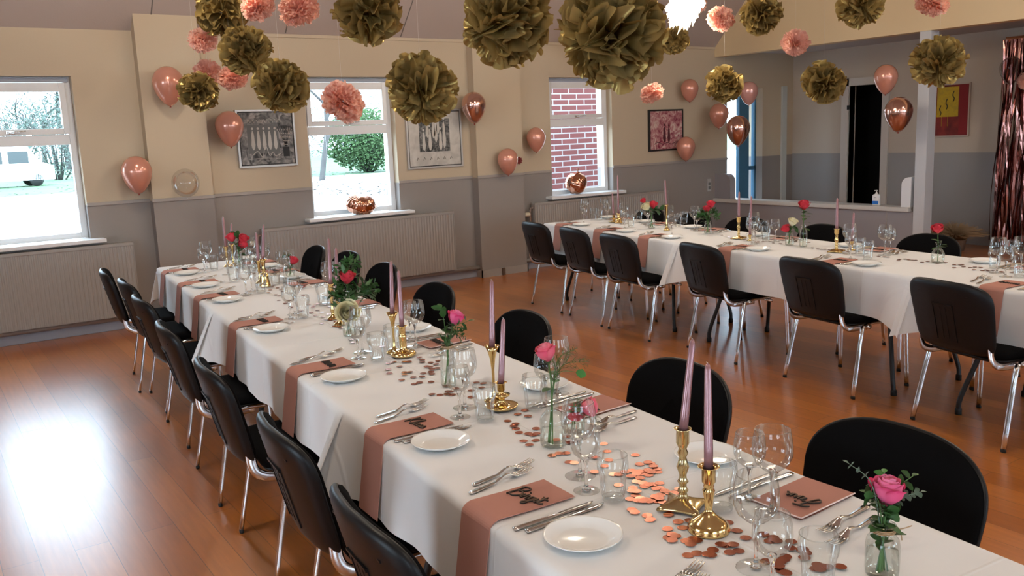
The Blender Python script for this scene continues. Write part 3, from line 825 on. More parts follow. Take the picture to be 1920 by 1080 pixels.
for k, (e, n, a) in enumerate(zip([6.98, 6.29, 5.64, 4.75, 3.79, 2.79, 1.86], [4.07, 4.07, 4.06, 4.16, 4.18, 4.12, 4.12], [0, .05, 0, .06, .02, .10, .05])):
    chair(2, n, e, -PI / 2 - a, 'black chair with its plastic back to the aisle, %s from the windows' % ORD[k], 'chairs with their backs to the aisle', CHAIR_SQ)
for k, (e, n) in enumerate(zip([7.22, 6.52, 5.80, 4.96, 4.02, 3.0], [4.88] * 6)):
    chair(2, n, e, PI / 2 + rnd.uniform(-.04, .04), 'black chair on the bar side of the far table, %s from the windows' % ORD[k], 'chairs on the bar side')

# ------------------------------------------------------------------ tableware meshes
def build_wine(h, rb, kind=0):
    zb = h * .50
    bowl = [(.004, zb), (rb * .45, zb + h * .02), (rb * .80, zb + h * .09), (rb * .97, zb + h * .18), (rb, zb + h * .26), (rb * .96, zb + h * .38), (rb * .86, h)]
    bowl = bowl + [(r - .0012, z) for r, z in reversed(bowl[1:])]
    a = MB(); a.lathe(bowl[:7], 28); 
    a.lathe([(rb * .86 - .0006 + .0009 * math.cos(q), h + .0009 * math.sin(q)) for q in [2 * PI * k / 6 for k in range(7)]], 28)
    s = MB(); s.lathe([(.0008, .003), (.012, .0042), (.0055, .010), (.0040, h * .12), (.0036, h * .3), (.0042, h * .42), (.008, zb - .002), (.0085, zb + .003), (.001, zb + .0055)], 14)
    f = MB(); rf = rb * .86; f.lathe([(.004, .0060), (.012, .0042), (rf * .6, .0024), (rf, .0012)], 28); f.lathe([(rf + .0008 * math.cos(q), .0012 + .0008 * math.sin(q)) for q in [2 * PI * k / 6 for k in range(7)]], 28)
    return [('bowl', a.mesh('wine_bowl', M_glass)), ('stem', s.mesh('wine_stem', M_solid)), ('foot', f.mesh('wine_foot', M_foot))]
WINE_L, WINE_S = build_wine(.193, .0445), build_wine(.163, .0365)
def build_tumbler():
    a = MB(); pr = [(.026, .010), (.0285, .02), (.0300, .05), (.0325, .068), (.0365, .080), (.0370, .092), (.0345, .112)]
    a.lathe(pr, 28); a.lathe([(.0345 + .0010 * math.cos(q), .112 + .0010 * math.sin(q)) for q in [2 * PI * k / 6 for k in range(7)]], 28)
    b = MB(); b.lathe([(.022, .0008), (.0255, .003), (.0262, .010), (.020, .012), (.001, .0105)], 24)
    return [('glass_wall', a.mesh('tumbler_wall', M_glass)), ('heavy_base', b.mesh('tumbler_base', M_glass))]
TUMBLER = build_tumbler()
mb = MB(); mb.lathe([(.001, .003), (.050, .003), (.056, .0045), (.066, .011), (.080, .0165), (.0845, .0185), (.0850, .0175), (.083, .0150), (.068, .0085), (.055, .0005), (.050, 0), (.001, 0)], 56); PLATE = mb.mesh('side_plate', M_plate)
def build_fork():
    mb = MB(); L = .205
    def prof(y): # half width, centre height
        if y < .012: return .0052 + .003 * (y / .012), .0022
        if y < .085: return .0082 - .0042 * ((y - .012) / .073), .0022 + .001 * (y / .085)
        if y < .125: return .0036 + .0006 * ((y - .085) / .04), .004 + .010 * math.sin((y - .085) / .04 * PI / 2)
        if y < .148: return .0042 + .0088 * ((y - .125) / .023), .014 - .010 * ((y - .125) / .023)
        return .013, .004
    R = []
    for k in range(19):
        y = .155 * k / 18; w, z = prof(y); th = .0012
        R.append([(w, y, z + th), (0, y, z + th * .8), (-w, y, z + th), (-w, y, z - th), (0, y, z - th * 1.3), (w, y, z - th)])
    mb.rings(R)
    for j in range(4):
        x = -.0105 + .007 * j
        mb.tube([(x, .152, .0042), (x, .175, .0035), (x * .98, .192, .0065), (x * .95, L, .0105)], [.0021, .0019, .0016, .0008], 6)
    return mb.mesh('fork', M_steel)
FORK = build_fork()
def build_knife():
    mb = MB(); R = []
    for k in range(23):
        y = .225 * k / 22
        if y < .105: a, b_ = -(.0058 + .0022 * (1 - y / .105)), .0058 + .0022 * (1 - y / .105); th = .0034
        elif y < .118: a, b_ = -.0052, .0052; th = .003
        else:
            q = (y - .118) / .107; a = -.0062 - .0045 * math.sin(q * PI * .75); b_ = .0062; th = .0009
            if q > .72: b_ = .0062 - .0125 * ((q - .72) / .28) ** 1.6
        R.append([(b_, y, .0036 + th * .4), ((a + b_) / 2, y, .0036 + th), (a, y, .0036 + th * .4), (a, y, .0036 - th * .4), ((a + b_) / 2, y, .0036 - th), (b_, y, .0036 - th * .4)])
    mb.rings(R)
    return mb.mesh('knife', M_steel)
KNIFE = build_knife()
# spoon lies on a few settings by the aisle
def build_napkin(side, Lt, hangL, w):
    """strip folded over the table edge at local x = 0, running to +x; hangs down on the -x side."""
    out = []
    for nm, w0, inset, dz, hl in (('outer_layer', w, 0, .0052, hangL), ('inner_layer', w * .90, .010, .0030, hangL * .94)):
        mb = MB(); path = []
        for k in range(9): path.append((Lt - inset - (Lt - inset - .012) * k / 8, dz - .0012 * math.sin(PI * k / 8)))
        rr = .026 + dz
        for k in range(1, 8):
            a = PI / 2 * k / 8; path.append((.012 - rr * math.sin(a), dz - rr * (1 - math.cos(a)) * .8))
        for k in range(0, 9): path.append((.012 - rr - .034 * k / 8, dz - rr * .8 - (hl - rr) * k / 8))
        th = .0011; rows = []
        for i, (x, z) in enumerate(path):
            a = path[max(0, i - 1)]; b_ = path[min(len(path) - 1, i + 1)]
            tx, tz = b_[0] - a[0], b_[1] - a[1]; l = math.hypot(tx, tz); nx, nz = tz / l, -tx / l
            if nz < 0 and i < 9: nx, nz = -nx, -nz
            rows.append([(x + nx * s * th, y, z + nz * s * th) for s, y in ((1, -w0 / 2), (1, w0 / 2), (-1, w0 / 2), (-1, -w0 / 2))])
        mb.rings(rows, smooth=False)
        out.append((nm, mb.mesh('napkin_' + nm, M_napkin)))
    return out
NAPKIN = build_napkin(1, .215, .245, .13)
def build_flat_napkin():
    out = []
    for nm, dz, i in (('outer_layer', .005, 0), ('inner_layer', .002, .004)):
        mb = MB(); mb.grid(lambda u, v: ((u - .5) * (.20 - i) + i, (v - .5) * .135, dz + .0016 * math.sin(7 * u) * v - .001 * u), 12, 8); mb.grid(lambda u, v: ((u - .5) * (.20 - i) + i, (v - .5) * .135, dz - .0013 + .0016 * math.sin(7 * u) * v - .001 * u), 12, 8)
        out.append((nm, mb.mesh('flat_' + nm, M_napkin)))
    mb = MB(); mb.tube([(-.10, .0675, .0052), (0, .0675, .0052), (.10, .0675, .0046), (.1005, .05, .0042), (.1005, 0, .004), (.1005, -.0675, .0042)], .0016, 6); out.append(('pale_fold', mb.mesh('pale_fold', M_nedge), [], 'pale folded edge'))
    return out
FLATNAP = build_flat_napkin()

# cut-out name tags: cursive strokes, letters in a box about 1 high
LET = {
 'B': ([(.0, -.1), (.12, .5), (.18, 1.0), (.05, .92), (.3, 1.12), (.62, 1.05), (.55, .72), (.22, .56), (.6, .52), (.68, .2), (.4, -.05), (.05, .0)], .75),
 'i': ([(-.05, .1), (.08, .45), (.06, .1), (.22, .05)], .22), 'r': ([(-.05, .1), (.08, .48), (.2, .42), (.2, .1), (.34, .08)], .33),
 'g': ([(.28, .42), (.08, .40), (.06, .1), (.28, .15), (.3, .45), (.24, -.35), (.02, -.35), (.4, .1)], .40), 't': ([(-.02, .1), (.12, .85), (.08, .15), (.25, .08), (.42, .2)], .30),
 'K': ([(.12, 1.1), (.02, -.05), (.1, .5), (.55, 1.05), (.15, .48), (.6, -.02), (.72, .1)], .66), 'l': ([(-.05, .1), (.2, .95), (.08, 1.0), (.06, .1), (.2, .05)], .20), 'a': ([(.28, .4), (.06, .36), (.05, .08), (.26, .15), (.3, .42), (.3, .1), (.42, .1)], .40),
 'u': ([(.0, .42), (.03, .1), (.22, .12), (.28, .42), (.28, .1), (.42, .1)], .40), 's': ([(-.02, .1), (.2, .46), (.26, .1), (.02, .04), (.4, .15)], .36),
 'F': ([(.62, 1.1), (.1, 1.0), (-.1, .8), (.3, 1.05), (.2, .4), (.0, -.15), (-.2, .05), (.1, .45), (.5, .5)], .55), 'n': ([(0, .05), (.04, .42), (.06, .1), (.22, .42), (.28, .1), (.42, .1)], .42),
}
def build_tag(word, h=.047):
    top, sd = MB(), MB(); x = 0; strokes = []
    for ch in word:
        s, adv = LET[ch]
        strokes.append([(x + a, b_) for a, b_ in s])
        if ch == 'i': strokes.append([(x + .12, .72), (x + .16, .76), (x + .20, .72)])
        if ch == 't': strokes.append([(x - .05, .58), (x + .15, .62), (x + .35, .60)])
        x += adv
    tot = x
    for s in strokes:
        p = curve_pts([((a - tot / 2) * h, (b_ - .35) * h, .0016) for a, b_ in s], 5)
        sd.tube(p, .0019, 6)
        top.tube([q + Vector((0, 0, .0014)) for q in p], .0014, 5)
    return [('letter_sides', sd.mesh('tag_sides', mat('charred_edge', (.012, .008, .006), .7))), ('letter_face', top.mesh('tag_face', M_tagtop))]
TAG = {w: build_tag(w) for w in ('Birgit', 'Klaus', 'Finn')}
def scribble(seed):
    R = random.Random(seed); mb = MB(); p = []
    x = -.05
    p = [(x, -.008, .002), (x + .012, .02, .002)]
    while x < .045:
        p += [(x + .006, .012 + R.uniform(0, .012), .002), (x + .012, -.006 - R.uniform(0, .006), .002)]; x += .013
    mb.tube(curve_pts(p, 4), .0019, 5)
    return [('letter_shape', mb.mesh('tag_loops', mat('charred_loop_%d' % seed, (.016, .010, .007), .65)))]
TAGS = [scribble(k) for k in range(3)]

# ------------------------------------------------------------------ place settings
SIDE = {(1, -1): 'open floor side of front table', (1, 1): 'aisle side of front table', (2, -1): 'aisle side of far table', (2, 1): 'bar side of far table'}
def setting(t, side, k, e0, plate_e, tagp, flat=False, de=0.0, jit=.012, spoon=False):
    """side -1: guests sit at the low-n edge (facing +n), +1: at the high-n edge."""
    n0, n1 = TABLE[t]; th = TH[t - 1]
    s = 1 if side < 0 else -1                     # inward direction along n
    edge = n0 if side < 0 else n1
    who = '%s place from the windows, %s' % (ORD[k], SIDE[(t, side)])
    grp = SIDE[(t, side)]
    R = random.Random(t * 100 + side * 10 + k)
    rot = th if side < 0 else th + PI
    tilt = R.uniform(.04, .13)
    P = lambda dn, de_, z=0.0: pt(t, edge + s * dn, e0 + s * de_, ZT + z)
    if flat:
        spawn('folded_napkin', FLATNAP, 'flat rose napkin, %s' % who, 'napkin', P(.105, 0, .001), (0, 0, rot + .12), 'dusty rose napkins')
    else:
        spawn('folded_napkin', NAPKIN, 'hanging rose napkin, %s' % who, 'napkin', P(.0, 0, .0008), (0, 0, rot + tilt * .6), 'dusty rose napkins')
    tg = spawn('wooden_name_tag', tagp, 'cut-out wooden name tag, %s' % who, 'name tag', P(.125, .004, .0065), (0, 0, rot - PI / 2 + .12 + R.uniform(-.15, .15)), 'cut-out wooden name tags')
    spawn('side_plate', PLATE, 'white side plate, %s' % who, 'plate', pt(t, edge + s * .113, plate_e, ZT + .0003), (0, 0, R.uniform(0, 6)), 'white side plates')
    fa = R.uniform(.20, .36)
    for nm, dn, dd, da in (('inner', .018, .108, 0), ('outer', .050, .158, 0)):
        spawn('fork', FORK, '%s fork, %s' % (nm, who), 'fork', P(dn + R.uniform(-.01, .01), dd + R.uniform(-jit, jit) * .5, .0008), (0, 0, rot - PI / 2 + fa + da), 'stainless forks')
    ka = R.uniform(.02, .14)
    gap = abs(e0 - plate_e); k1 = -.118 if gap > .225 else -.088
    for nm, dn, dd, da in (('inner', .020, k1, 0), ('outer', .036, k1 - .025, .015)):
        spawn('knife', KNIFE, '%s knife, %s' % (nm, who), 'knife', P(dn + R.uniform(-.01, .01), dd + R.uniform(-jit, jit) * .4, .0), (0, 0, rot - PI / 2 + ka + da), 'stainless knives')
L1 = [(6.50, 6.285), (5.82, 5.627), (5.22, 4.993), (4.27, 4.041), (3.235, 3.011), (2.360, 2.171), (1.705, 1.459), (1.02, .79)]
for k, (e0, pe) in enumerate(L1):
    setting(1, -1, k, e0, pe, TAG['Birgit'] if k == 6 else (TAG['Klaus'] if k == 5 else TAGS[k % 3]))
for k, (e0, pe) in enumerate([(6.50, 6.75), (5.95, 6.22), (5.30, 5.58), (4.41, 4.70), (3.31, 3.611), (2.20, 2.48), (1.35, 1.666)]):
    setting(1, 1, k, e0, pe, TAG['Finn'] if k == 6 else TAGS[(k + 1) % 3], flat=(k in (4, 5, 6)))
for k, (e0, pe) in enumerate([(7.10, 6.90), (6.42, 6.18), (5.75, 5.55), (4.78, 4.58), (3.87, 3.665), (2.78, 2.54), (1.85, 1.60)]):
    setting(2, -1, k, e0, pe, TAGS[k % 3])
for k, (e0, pe) in enumerate([(7.1, 7.30), (6.45, 6.68), (5.75, 6.0), (4.92, 5.2), (4.05, 4.3), (3.02, 3.3)]):
    setting(2, 1, k, e0, pe, TAGS[(k + 2) % 3], flat=True)

# ------------------------------------------------------------------ glasses (foot centres read off the photograph, on the cloth)
REG, HAVE = [], set()
def glass(kind, x, y, label, h=0.0, p=None):
    if p is None: p = at(x, y, ZT + h)
    p[2] = ZT + .0006; REG.append((p[0], p[1], .036))
    name, proto, cat, grp = {'L': ('wine_glass', WINE_L, 'wine glass', 'large wine glasses'), 'S': ('wine_glass', WINE_S, 'wine glass', 'small wine glasses'), 'T': ('tumbler', TUMBLER, 'tumbler', 'water tumblers')}[kind]
    spawn(name, proto, label, cat, p, (0, 0, rnd.uniform(0, 6)), grp)
KN = {'L': 'large wine glass', 'S': 'small wine glass', 'T': 'water tumbler'}
def glasses(t, side, k, items):
    for it in items:
        HAVE.add((t, side, k, it[0]))
        glass(it[0], it[1], it[2], 'empty %s, %s place from the windows, %s' % (KN[it[0]], ORD[k], SIDE[(t, side)]), it[3] if len(it) > 3 else 0.0)
G1L = [[('L', 389, 504), ('S', 384, 511), ('T', 402, 507)], [('L', 427, 515), ('S', 447, 523), ('T', 438, 528)], [('L', 473, 546), ('S', 462, 552), ('T', 490, 549)], [('L', 553, 590), ('S', 545, 598), ('T', 569, 596)],
       [('L', 680, 662), ('S', 672, 673), ('T', 708, 677)], [('L', 872, 765), ('S', 863, 783), ('T', 910, 789)], [('L', 1088, 893), ('S', 1100, 921), ('T', 1150, 938)], [('L', 1417, 1066), ('S', 1447, 1120), ('T', 1533, 1108)]]
for k, it in enumerate(G1L): glasses(1, -1, k, it)
G1R = [[('L', 470, 495), ('T', 455, 490)], [('L', 497, 510), ('T', 480, 506)], [('L', 534, 528), ('T', 517, 534), ('S', 545, 515)], [('L', 620, 556), ('T', 607, 572), ('S', 632, 545)],
       [('L', 780, 650), ('T', 738, 660), ('S', 770, 636)], [('S', 1024, 757), ('T', 1002, 768), ('L', 1046, 740)], [('L', 1447, 960), ('S', 1405, 938), ('T', 1352, 956)]]
for k, it in enumerate(G1R): glasses(1, 1, k, it)
G2L = [[('L', 1097, 408), ('T', 1113, 412)], [('L', 1170, 420), ('T', 1183, 426)], [('L', 1254, 428), ('T', 1271, 425)], [('S', 1416, 456), ('T', 1436, 452)], [('L', 1592, 476), ('T', 1612, 479)], [('L', 1869, 512), ('S', 1885, 519), ('T', 1912, 520)], []]
for k, it in enumerate(G2L): glasses(2, -1, k, it)
G2R = [[('L', 1133, 405)], [('T', 1198, 416)], [('L', 1302, 430), ('T', 1283, 420)], [('L', 1413, 446), ('S', 1453, 453), ('T', 1433, 441)], [('L', 1658, 479), ('S', 1668, 476), ('T', 1627, 486)], []]
for k, it in enumerate(G2R): glasses(2, 1, k, it)

# ------------------------------------------------------------------ candlesticks and candles
def cyl_prof(kind):
    if kind == 'baluster':
        return [(.012, .32), (.012, .35), (.009, .37), (.0125, .41), (.009, .45), (.008, .50), (.0145, .60), (.010, .68), (.008, .72), (.0125, .76), (.008, .80), (.009, .83), (.0145, .86), (.0145, .985), (.020, 1.0), (.016, 1.0), (.0115, .985), (.0115, .90), (.001, .90)]
STICKS = {
 'square': [(.013, .13), (.010, .16), (.0085, .19), (.0125, .225), (.0085, .26), (.008, .30), (.013, .335), (.0085, .37), (.0082, .42), (.0145, .52), (.010, .60), (.0082, .64), (.0125, .70), (.0088, .745), (.012, .79), (.0150, .82), (.0145, .975), (.0205, 1.0), (.019, 1.0), (.0115, .975), (.0115, .88), (.001, .88)],
 'round': [(.001, 0), (.045, 0), (.046, .03), (.043, .06), (.044, .085), (.034, .15), (.018, .23), (.010, .29), (.0075, .33), (.0105, .52), (.0125, .60), (.0135, .63), (.010, .66), (.0115, .69), (.010, .72), (.0145, .76), (.0150, .97), (.024, 1.0), (.022, 1.0), (.0115, .97), (.0115, .85), (.001, .85)],
 'dish': [(.001, 0), (.036, 0), (.050, .10), (.052, .16), (.046, .13), (.026, .14), (.013, .26), (.010, .40), (.026, .50), (.028, .56), (.010, .60), (.008, .66), (.0125, .72), (.0130, .96), (.021, 1.0), (.019, 1.0), (.0112, .96), (.0112, .8), (.001, .8)],
 'trumpet': [(.001, 0), (.033, 0), (.034, .02), (.026, .05), (.010, .09), (.0052, .16), (.0045, .40), (.0050, .58), (.0085, .76), (.0150, .90), (.0245, 1.0), (.022, .99), (.0115, .90), (.001, .86)],
 'petal': [(.001, 0), (.046, 0), (.052, .06), (.044, .16), (.030, .15), (.016, .20), (.0145, .30), (.0145, .62), (.017, .66), (.012, .70), (.0125, .74), (.0135, .96), (.024, 1.0), (.022, 1.0), (.0112, .96), (.0112, .8), (.001, .8)],
 'bell': [(.001, 0), (.036, 0), (.037, .03), (.032, .10), (.026, .35), (.025, .48), (.012, .50), (.010, .56), (.016, .62), (.010, .70), (.012, .80), (.014, .90), (.022, 1.0), (.020, 1.0), (.0112, .95), (.0112, .8), (.001, .8)],
 'slender': [(.001, 0), (.028, 0), (.029, .03), (.012, .10), (.008, .16), (.0115, .24), (.0065, .32), (.008, .55), (.011, .75), (.0125, .95), (.016, 1.0), (.0145, 1.0), (.0112, .96), (.0112, .85), (.001, .85)],
}
def candlestick(kind, base, cup_y, label, m=None, rot=0.0):
    lo, hi = 0.0, 1.0
    for _ in range(40):
        md = (lo + hi) / 2
        q = np.array([base[0], base[1], base[2] + md]) - CAM
        y = 540 - F_PX * float(q @ UP) / float(q @ FW)
        if y > cup_y: lo = md
        else: hi = md
    h = lo
    mm = m or M_brass
    o = link('candlestick', None, None, base, (0, 0, rot)); tag(o, label, 'candlestick')
    mb = MB(); mb.lathe([(r, z * h) for r, z in STICKS[kind]], 28); 
    if kind == 'square':
        link('turned_stem', mb.mesh('turned_stem', mm), o)
        b = MB(); rows = []
        for z, wv, cut in ((0, .047, .006), (.006, .049, .006), (.010, .046, .008), (.016, .030, .010), (.020, .022, .014), (.13 * h + .0, .013, .012)):
            rg = []
            for k in range(32):
                a = 2 * PI * k / 32; c = max(abs(math.cos(a)), abs(math.sin(a))); sq = 1 / c
                f = min(1, (wv - .013) / .034); rad = wv * ((1 - f) + f * (sq * (1 - .16 * (1 - (sq - 1) / .414))))
                rg.append((rad * math.cos(a), rad * math.sin(a), z + (.004 * f * (sq - 1) if z < .012 else 0) + .004 * (1 - f * (sq - 1) / .414 if z == 0 else 0)))
            rows.append(rg)
        b.rings(rows); link('square_base', b.mesh('square_base', mm), o)
    else:
        link('turned_body', mb.mesh('turned_body', mm), o)
    return h
def candle(base, h, tip, label, r=.0100):
    p0 = np.array(base) + np.array([0, 0, h * (.90 if h > .1 else .85)])
    tip_w = dist(tip[0], tip[1], depth(p0))
    d = Vector(tip_w - p0); L = d.length
    mb = MB(); mb.lathe([(.001, 0), (r, 0), (r * .98, L * .2), (r * .80, L * .72), (r * .68, L * .93), (r * .55, L * .965), (r * .25, L * .988), (.0008, L * .992)], 18)
    o = link('taper_candle', None, None, p0, d.to_track_quat('Z', 'Y')); tag(o, label, 'candle', 'mauve taper candles')
    link('wax', mb.mesh('wax', M_candle), o)
    w = MB(); w.tube([(0, 0, L * .985), (.0008, 0, L * .995), (.003, 0, L * 1.003)], .0008, 5); link('wick', w.mesh('wick', M_wick), o)
def stick_set(kind, bx, by, cup_y, tip, lab, m=None, rot=0.0, r=.0100):
    b = at(bx, by, ZT); b[2] = ZT + .0012; REG.append((b[0], b[1], .045))
    h = candlestick(kind, b, cup_y, lab, m, rot)
    candle(b, h, tip, 'mauve taper candle in the ' + lab.split(',')[0], r)
stick_set('square', 1281, 952, 803, (1299, 634), 'tall brass candlestick with square base, on front table', M_brass2, .5)
stick_set('round', 1329, 994, 874, (1327, 679), 'round footed brass candlestick beside the square one, on front table', M_brass)
stick_set('dish', 941, 767, 717, (944, 596), 'low brass chamberstick with dish base, on front table', M_brass)
stick_set('trumpet', 927, 752, 648, (922, 524), 'thin brass trumpet candlestick behind the chamberstick', M_brass)
stick_set('trumpet', 740, 661, 586, (733, 489), 'brass trumpet candlestick beside the petal based one', M_brass)
stick_set('petal', 757, 667, 611, (747, 506), 'brass candlestick with petal base, front table', M_brass)
stick_set('slender', 625, 598, 532, (616, 446), 'slender amber coloured candlestick next to the cream rose', M_brass)
stick_set('slender', 637, 609, 545, (630, 464), 'shorter amber candlestick right by the cream rose vase', M_brass)
stick_set('bell', 497, 537, 486, (494, 421), 'bell based brass candlestick beyond the dark fir sprig', M_brass)
stick_set('slender', 488, 531, 488, (480, 436), 'small brass candlestick standing behind the bell based one', M_brass)
stick_set('slender', 427, 500, 462, (418, 406), 'small brass candlestick left of the triple red roses', M_brass)
stick_set('slender', 438, 498, 458, (434, 419), 'small brass candlestick behind the triple red roses', M_brass)
stick_set('square', 1385, 448, 407, (1386, 359), 'square based brass candlestick, middle of the far table', M_brass, .4)
stick_set('slender', 1406, 451, 440, (1409, 367), 'stubby brass candle holder beside the far square candlestick', M_brass)
stick_set('square', 1568, 473, 429, (1570, 371), 'brass candlestick nearest the camera on the far table', M_brass, .4)
stick_set('slender', 1597, 469, 452, (1601, 398), 'stubby brass candle holder among glasses on the far table', M_brass)
stick_set('bell', 1160, 418, 400, (1158, 328), 'squat brass candlestick by the radiator end of far table', M_brass)
stick_set('dish', 1151, 417, 403, (1148, 362), 'tiny brass dish candlestick at the radiator end', M_brass)
stick_set('slender', 1250, 432, 384, (1247, 337), 'brass candlestick beside the white and red roses', M_brass)

# ------------------------------------------------------------------ vases and flowers
VASES = {  # profile (radius, height), water level, neck height
 'jar': ([(.001, .002), (.038, .002), (.042, .008), (.043, .02), (.043, .088), (.040, .104), (.031, .116), (.028, .120), (.028, .140), (.031, .143)], .07, .125),
 'carafe': ([(.001, .002), (.032, .002), (.036, .007), (.036, .075), (.031, .088), (.019, .10), (.018, .11), (.018, .165), (.022, .19), (.024, .198)], .05, .12),
 'slim': ([(.001, .002), (.024, .002), (.027, .007), (.027, .10), (.023, .118), (.017, .13), (.0165, .15), (.019, .153)], .05, .135),
 'flask': ([(.001, .002), (.030, .002), (.034, .008), (.037, .04), (.036, .058), (.024, .080), (.013, .09), (.0125, .115), (.017, .120)], .045, .095),
 'small': ([(.001, .002), (.026, .002), (.029, .006), (.030, .06), (.026, .074), (.022, .08), (.022, .092), (.025, .095)], .045, .08),
}
VMESH = {}
for k, (pr, wl, nk) in VASES.items():
    a = MB(); a.lathe(pr, 28); r1, z1 = pr[-1]
    a.lathe([(r1 + .0014 * math.cos(q), z1 + .0014 * math.sin(q)) for q in [2 * PI * j / 6 for j in range(7)]], 28)
    w = MB(); rr = pr[3][0] - .0025; w.lathe([(.001, .004), (rr, .004), (rr, wl), (.001, wl)], 24)
    VMESH[k] = (a.mesh('vase_glass_' + k, M_bottle), w.mesh('vase_water_' + k, M_water))
def vase(kind, base, label, twine=False, scale=1.0):
    REG.append((base[0], base[1], .04))
    parts = [('glass_body', VMESH[kind][0]), ('water', VMESH[kind][1])]
    if twine:
        nk = VASES[kind][2]; r = {'jar': .0295, 'slim': .0185}.get(kind, .02)
        m = MB()
        for j in range(3):
            m.tube([(r * math.cos(2 * PI * q / 20), r * math.sin(2 * PI * q / 20), nk + .004 * j) for q in range(21)], .0018, 5, cap=False)
        m.tube(curve_pts([(r, 0, nk + .004), (r + .02, -.006, nk + .012), (r + .038, -.01, nk + .022)], 3), .0016, 5); m.tube(curve_pts([(r, 0, nk + .004), (r + .016, .01, nk - .01), (r + .02, .012, nk - .03)], 3), .0016, 5)
        parts.append(('twine_bow', m.mesh('twine_bow', M_twine)))
    spawn('glass_vase', parts, label, 'vase', base, (0, 0, -.8), 'glass vases', (scale,) * 3)
def build_bloom(seed, openness=1.0):
    R = random.Random(seed); mb = MB(); N = 27
    for i in range(N):
        f = i / (N - 1); a0 = i * 2.4 + R.uniform(-.15, .15)
        Ri = .05 + .66 * f ** .85; H = 1.30 - .10 * f - .28 * max(0, f - .55); spread = 1.35 - .75 * f
        curl = .42 * max(0, f - .35) * openness * R.uniform(.8, 1.25); dz = R.uniform(-.03, .03)
        def fn(u, v, a0=a0, Ri=Ri, H=H, spread=spread, curl=curl, f=f, dz=dz):
            uu = u * 2 - 1
            w = math.sin(min(1, v * 1.2 + .25) * PI / 2)
            a = a0 + uu * spread * w
            r = .14 + (Ri - .02) * math.sin(min(v * 1.45, 1) * PI / 2) - .16 * (1 - f) ** .5 * max(0, v - .55) * 2 * Ri + .045 * uu * (1 if i % 2 else 1)
            r += curl * max(0, v - .66) ** 1.25 * 2.8 - .02 * uu * uu
            z = .02 + dz * v + H * v * (1 - .13 * uu * uu * v) - curl * max(0, v - .78) * 1.5 + .015 * math.sin(4 * uu + f * 9) * v
            return (r * math.cos(a), r * math.sin(a), z)
        mb.grid(fn, 11, 10)
    return mb
def sepals():
    mb = MB()
    for k in range(5):
        a = 2 * PI * k / 5
        mb.grid(lambda u, v: ((.15 + .62 * math.sin(v * 1.4)) * math.cos(a + (u - .5) * .5 * (1 - v)), (.15 + .62 * math.sin(v * 1.4)) * math.sin(a + (u - .5) * .5 * (1 - v)), -.03 + .10 * v * v), 4, 5)
    mb.lathe([(.001, -.14), (.14, -.10), (.2, .0), (.16, .05)], 10)
    return mb
BLOOMS = {}
for c, m in (('pink', M_rosep), ('soft', M_rosepale), ('red', M_roser), ('cream', M_rosew)):
    BLOOMS[c] = build_bloom(3, 1.15 if c == 'cream' else .95).mesh('rose_bloom_' + c, m)
SEP = sepals().mesh('sepals', M_green)
def leaf_into(mb, p, d, up, L, w, fold=.15, n=5, serr=0.0):
    d = Vector(d).normalized(); up = Vector(up); sd = d.cross(up)
    if sd.length < 1e-5: sd = d.orthogonal()
    sd.normalize(); nn = sd.cross(d).normalized(); p = Vector(p)
    vs = []
    for i in range(n + 1):
        v = i / n; ww = w * math.sin(PI * min(1, v * .92 + .06)) ** .8 * (1 + serr * (1 if i % 2 else -1))
        c = p + d * (L * v) - nn * (L * .22 * v * v)
        vs += [c + sd * ww + nn * ww * fold, c, c - sd * ww + nn * ww * fold]
    mb.add(vs, [(3 * i, 3 * i + 1, 3 * i + 4, 3 * i + 3) for i in range(n)] + [(3 * i + 1, 3 * i + 2, 3 * i + 5, 3 * i + 4) for i in range(n)], True)
def rose(base, kind, px, size, color, label, leaves=4, seed=0, neck=None, dd=0.0, leaf_L=.045, tip=.28):
    R = random.Random(seed); b = np.array(base)
    nk = neck if neck is not None else VASES[kind][2]
    top = dist(px[0], px[1], depth(b) + dd) - b
    o = link('rose', None, None, b + np.array([0, 0, .006])); tag(o, label, 'flower', 'roses in vases')
    T = Vector(top) - Vector((0, 0, .006)); nkp = Vector((T.x * .10, T.y * .10, nk))
    d = (T - nkp); d = d.normalized() if d.length > .01 else Vector((0, 0, 1))
    bot = T - d * size * .62
    pts = curve_pts([(-T.x * .25 - .006, -T.y * .25, .004), nkp * .6, nkp, bot], 5) if bot.z > nk + .01 else curve_pts([(0, 0, .004), nkp * .5 + Vector((0, 0, .0)), bot], 5)
    mb = MB(); mb.tube(pts, .0024, 6); link('stem', mb.mesh('rose_stem', M_stem), o)
    bl = link('bloom', BLOOMS[color], o, bot, (d * .62 + Vector(CAM - b - top).normalized() * tip * R.uniform(.8, 1.2) + Vector((R.uniform(-.15, .15), R.uniform(-.15, .15), 0))).to_track_quat('Z', 'Y')); bl.scale = (size, size, size * 1.18)
    se = link('sepals', SEP, bl)
    if leaves:
        mb = MB()
        for k in range(leaves):
            q = pts[min(len(pts) - 1, int(len(pts) * R.uniform(.55, .95)))]; a = R.uniform(0, 6.28)
            leaf_into(mb, q, (math.cos(a), math.sin(a), R.uniform(-.1, .7)), (0, 0, 1), leaf_L * R.uniform(.8, 1.25), leaf_L * .30, serr=.06, n=6)
        link('leaves', mb.mesh('rose_leaves', M_green), o)
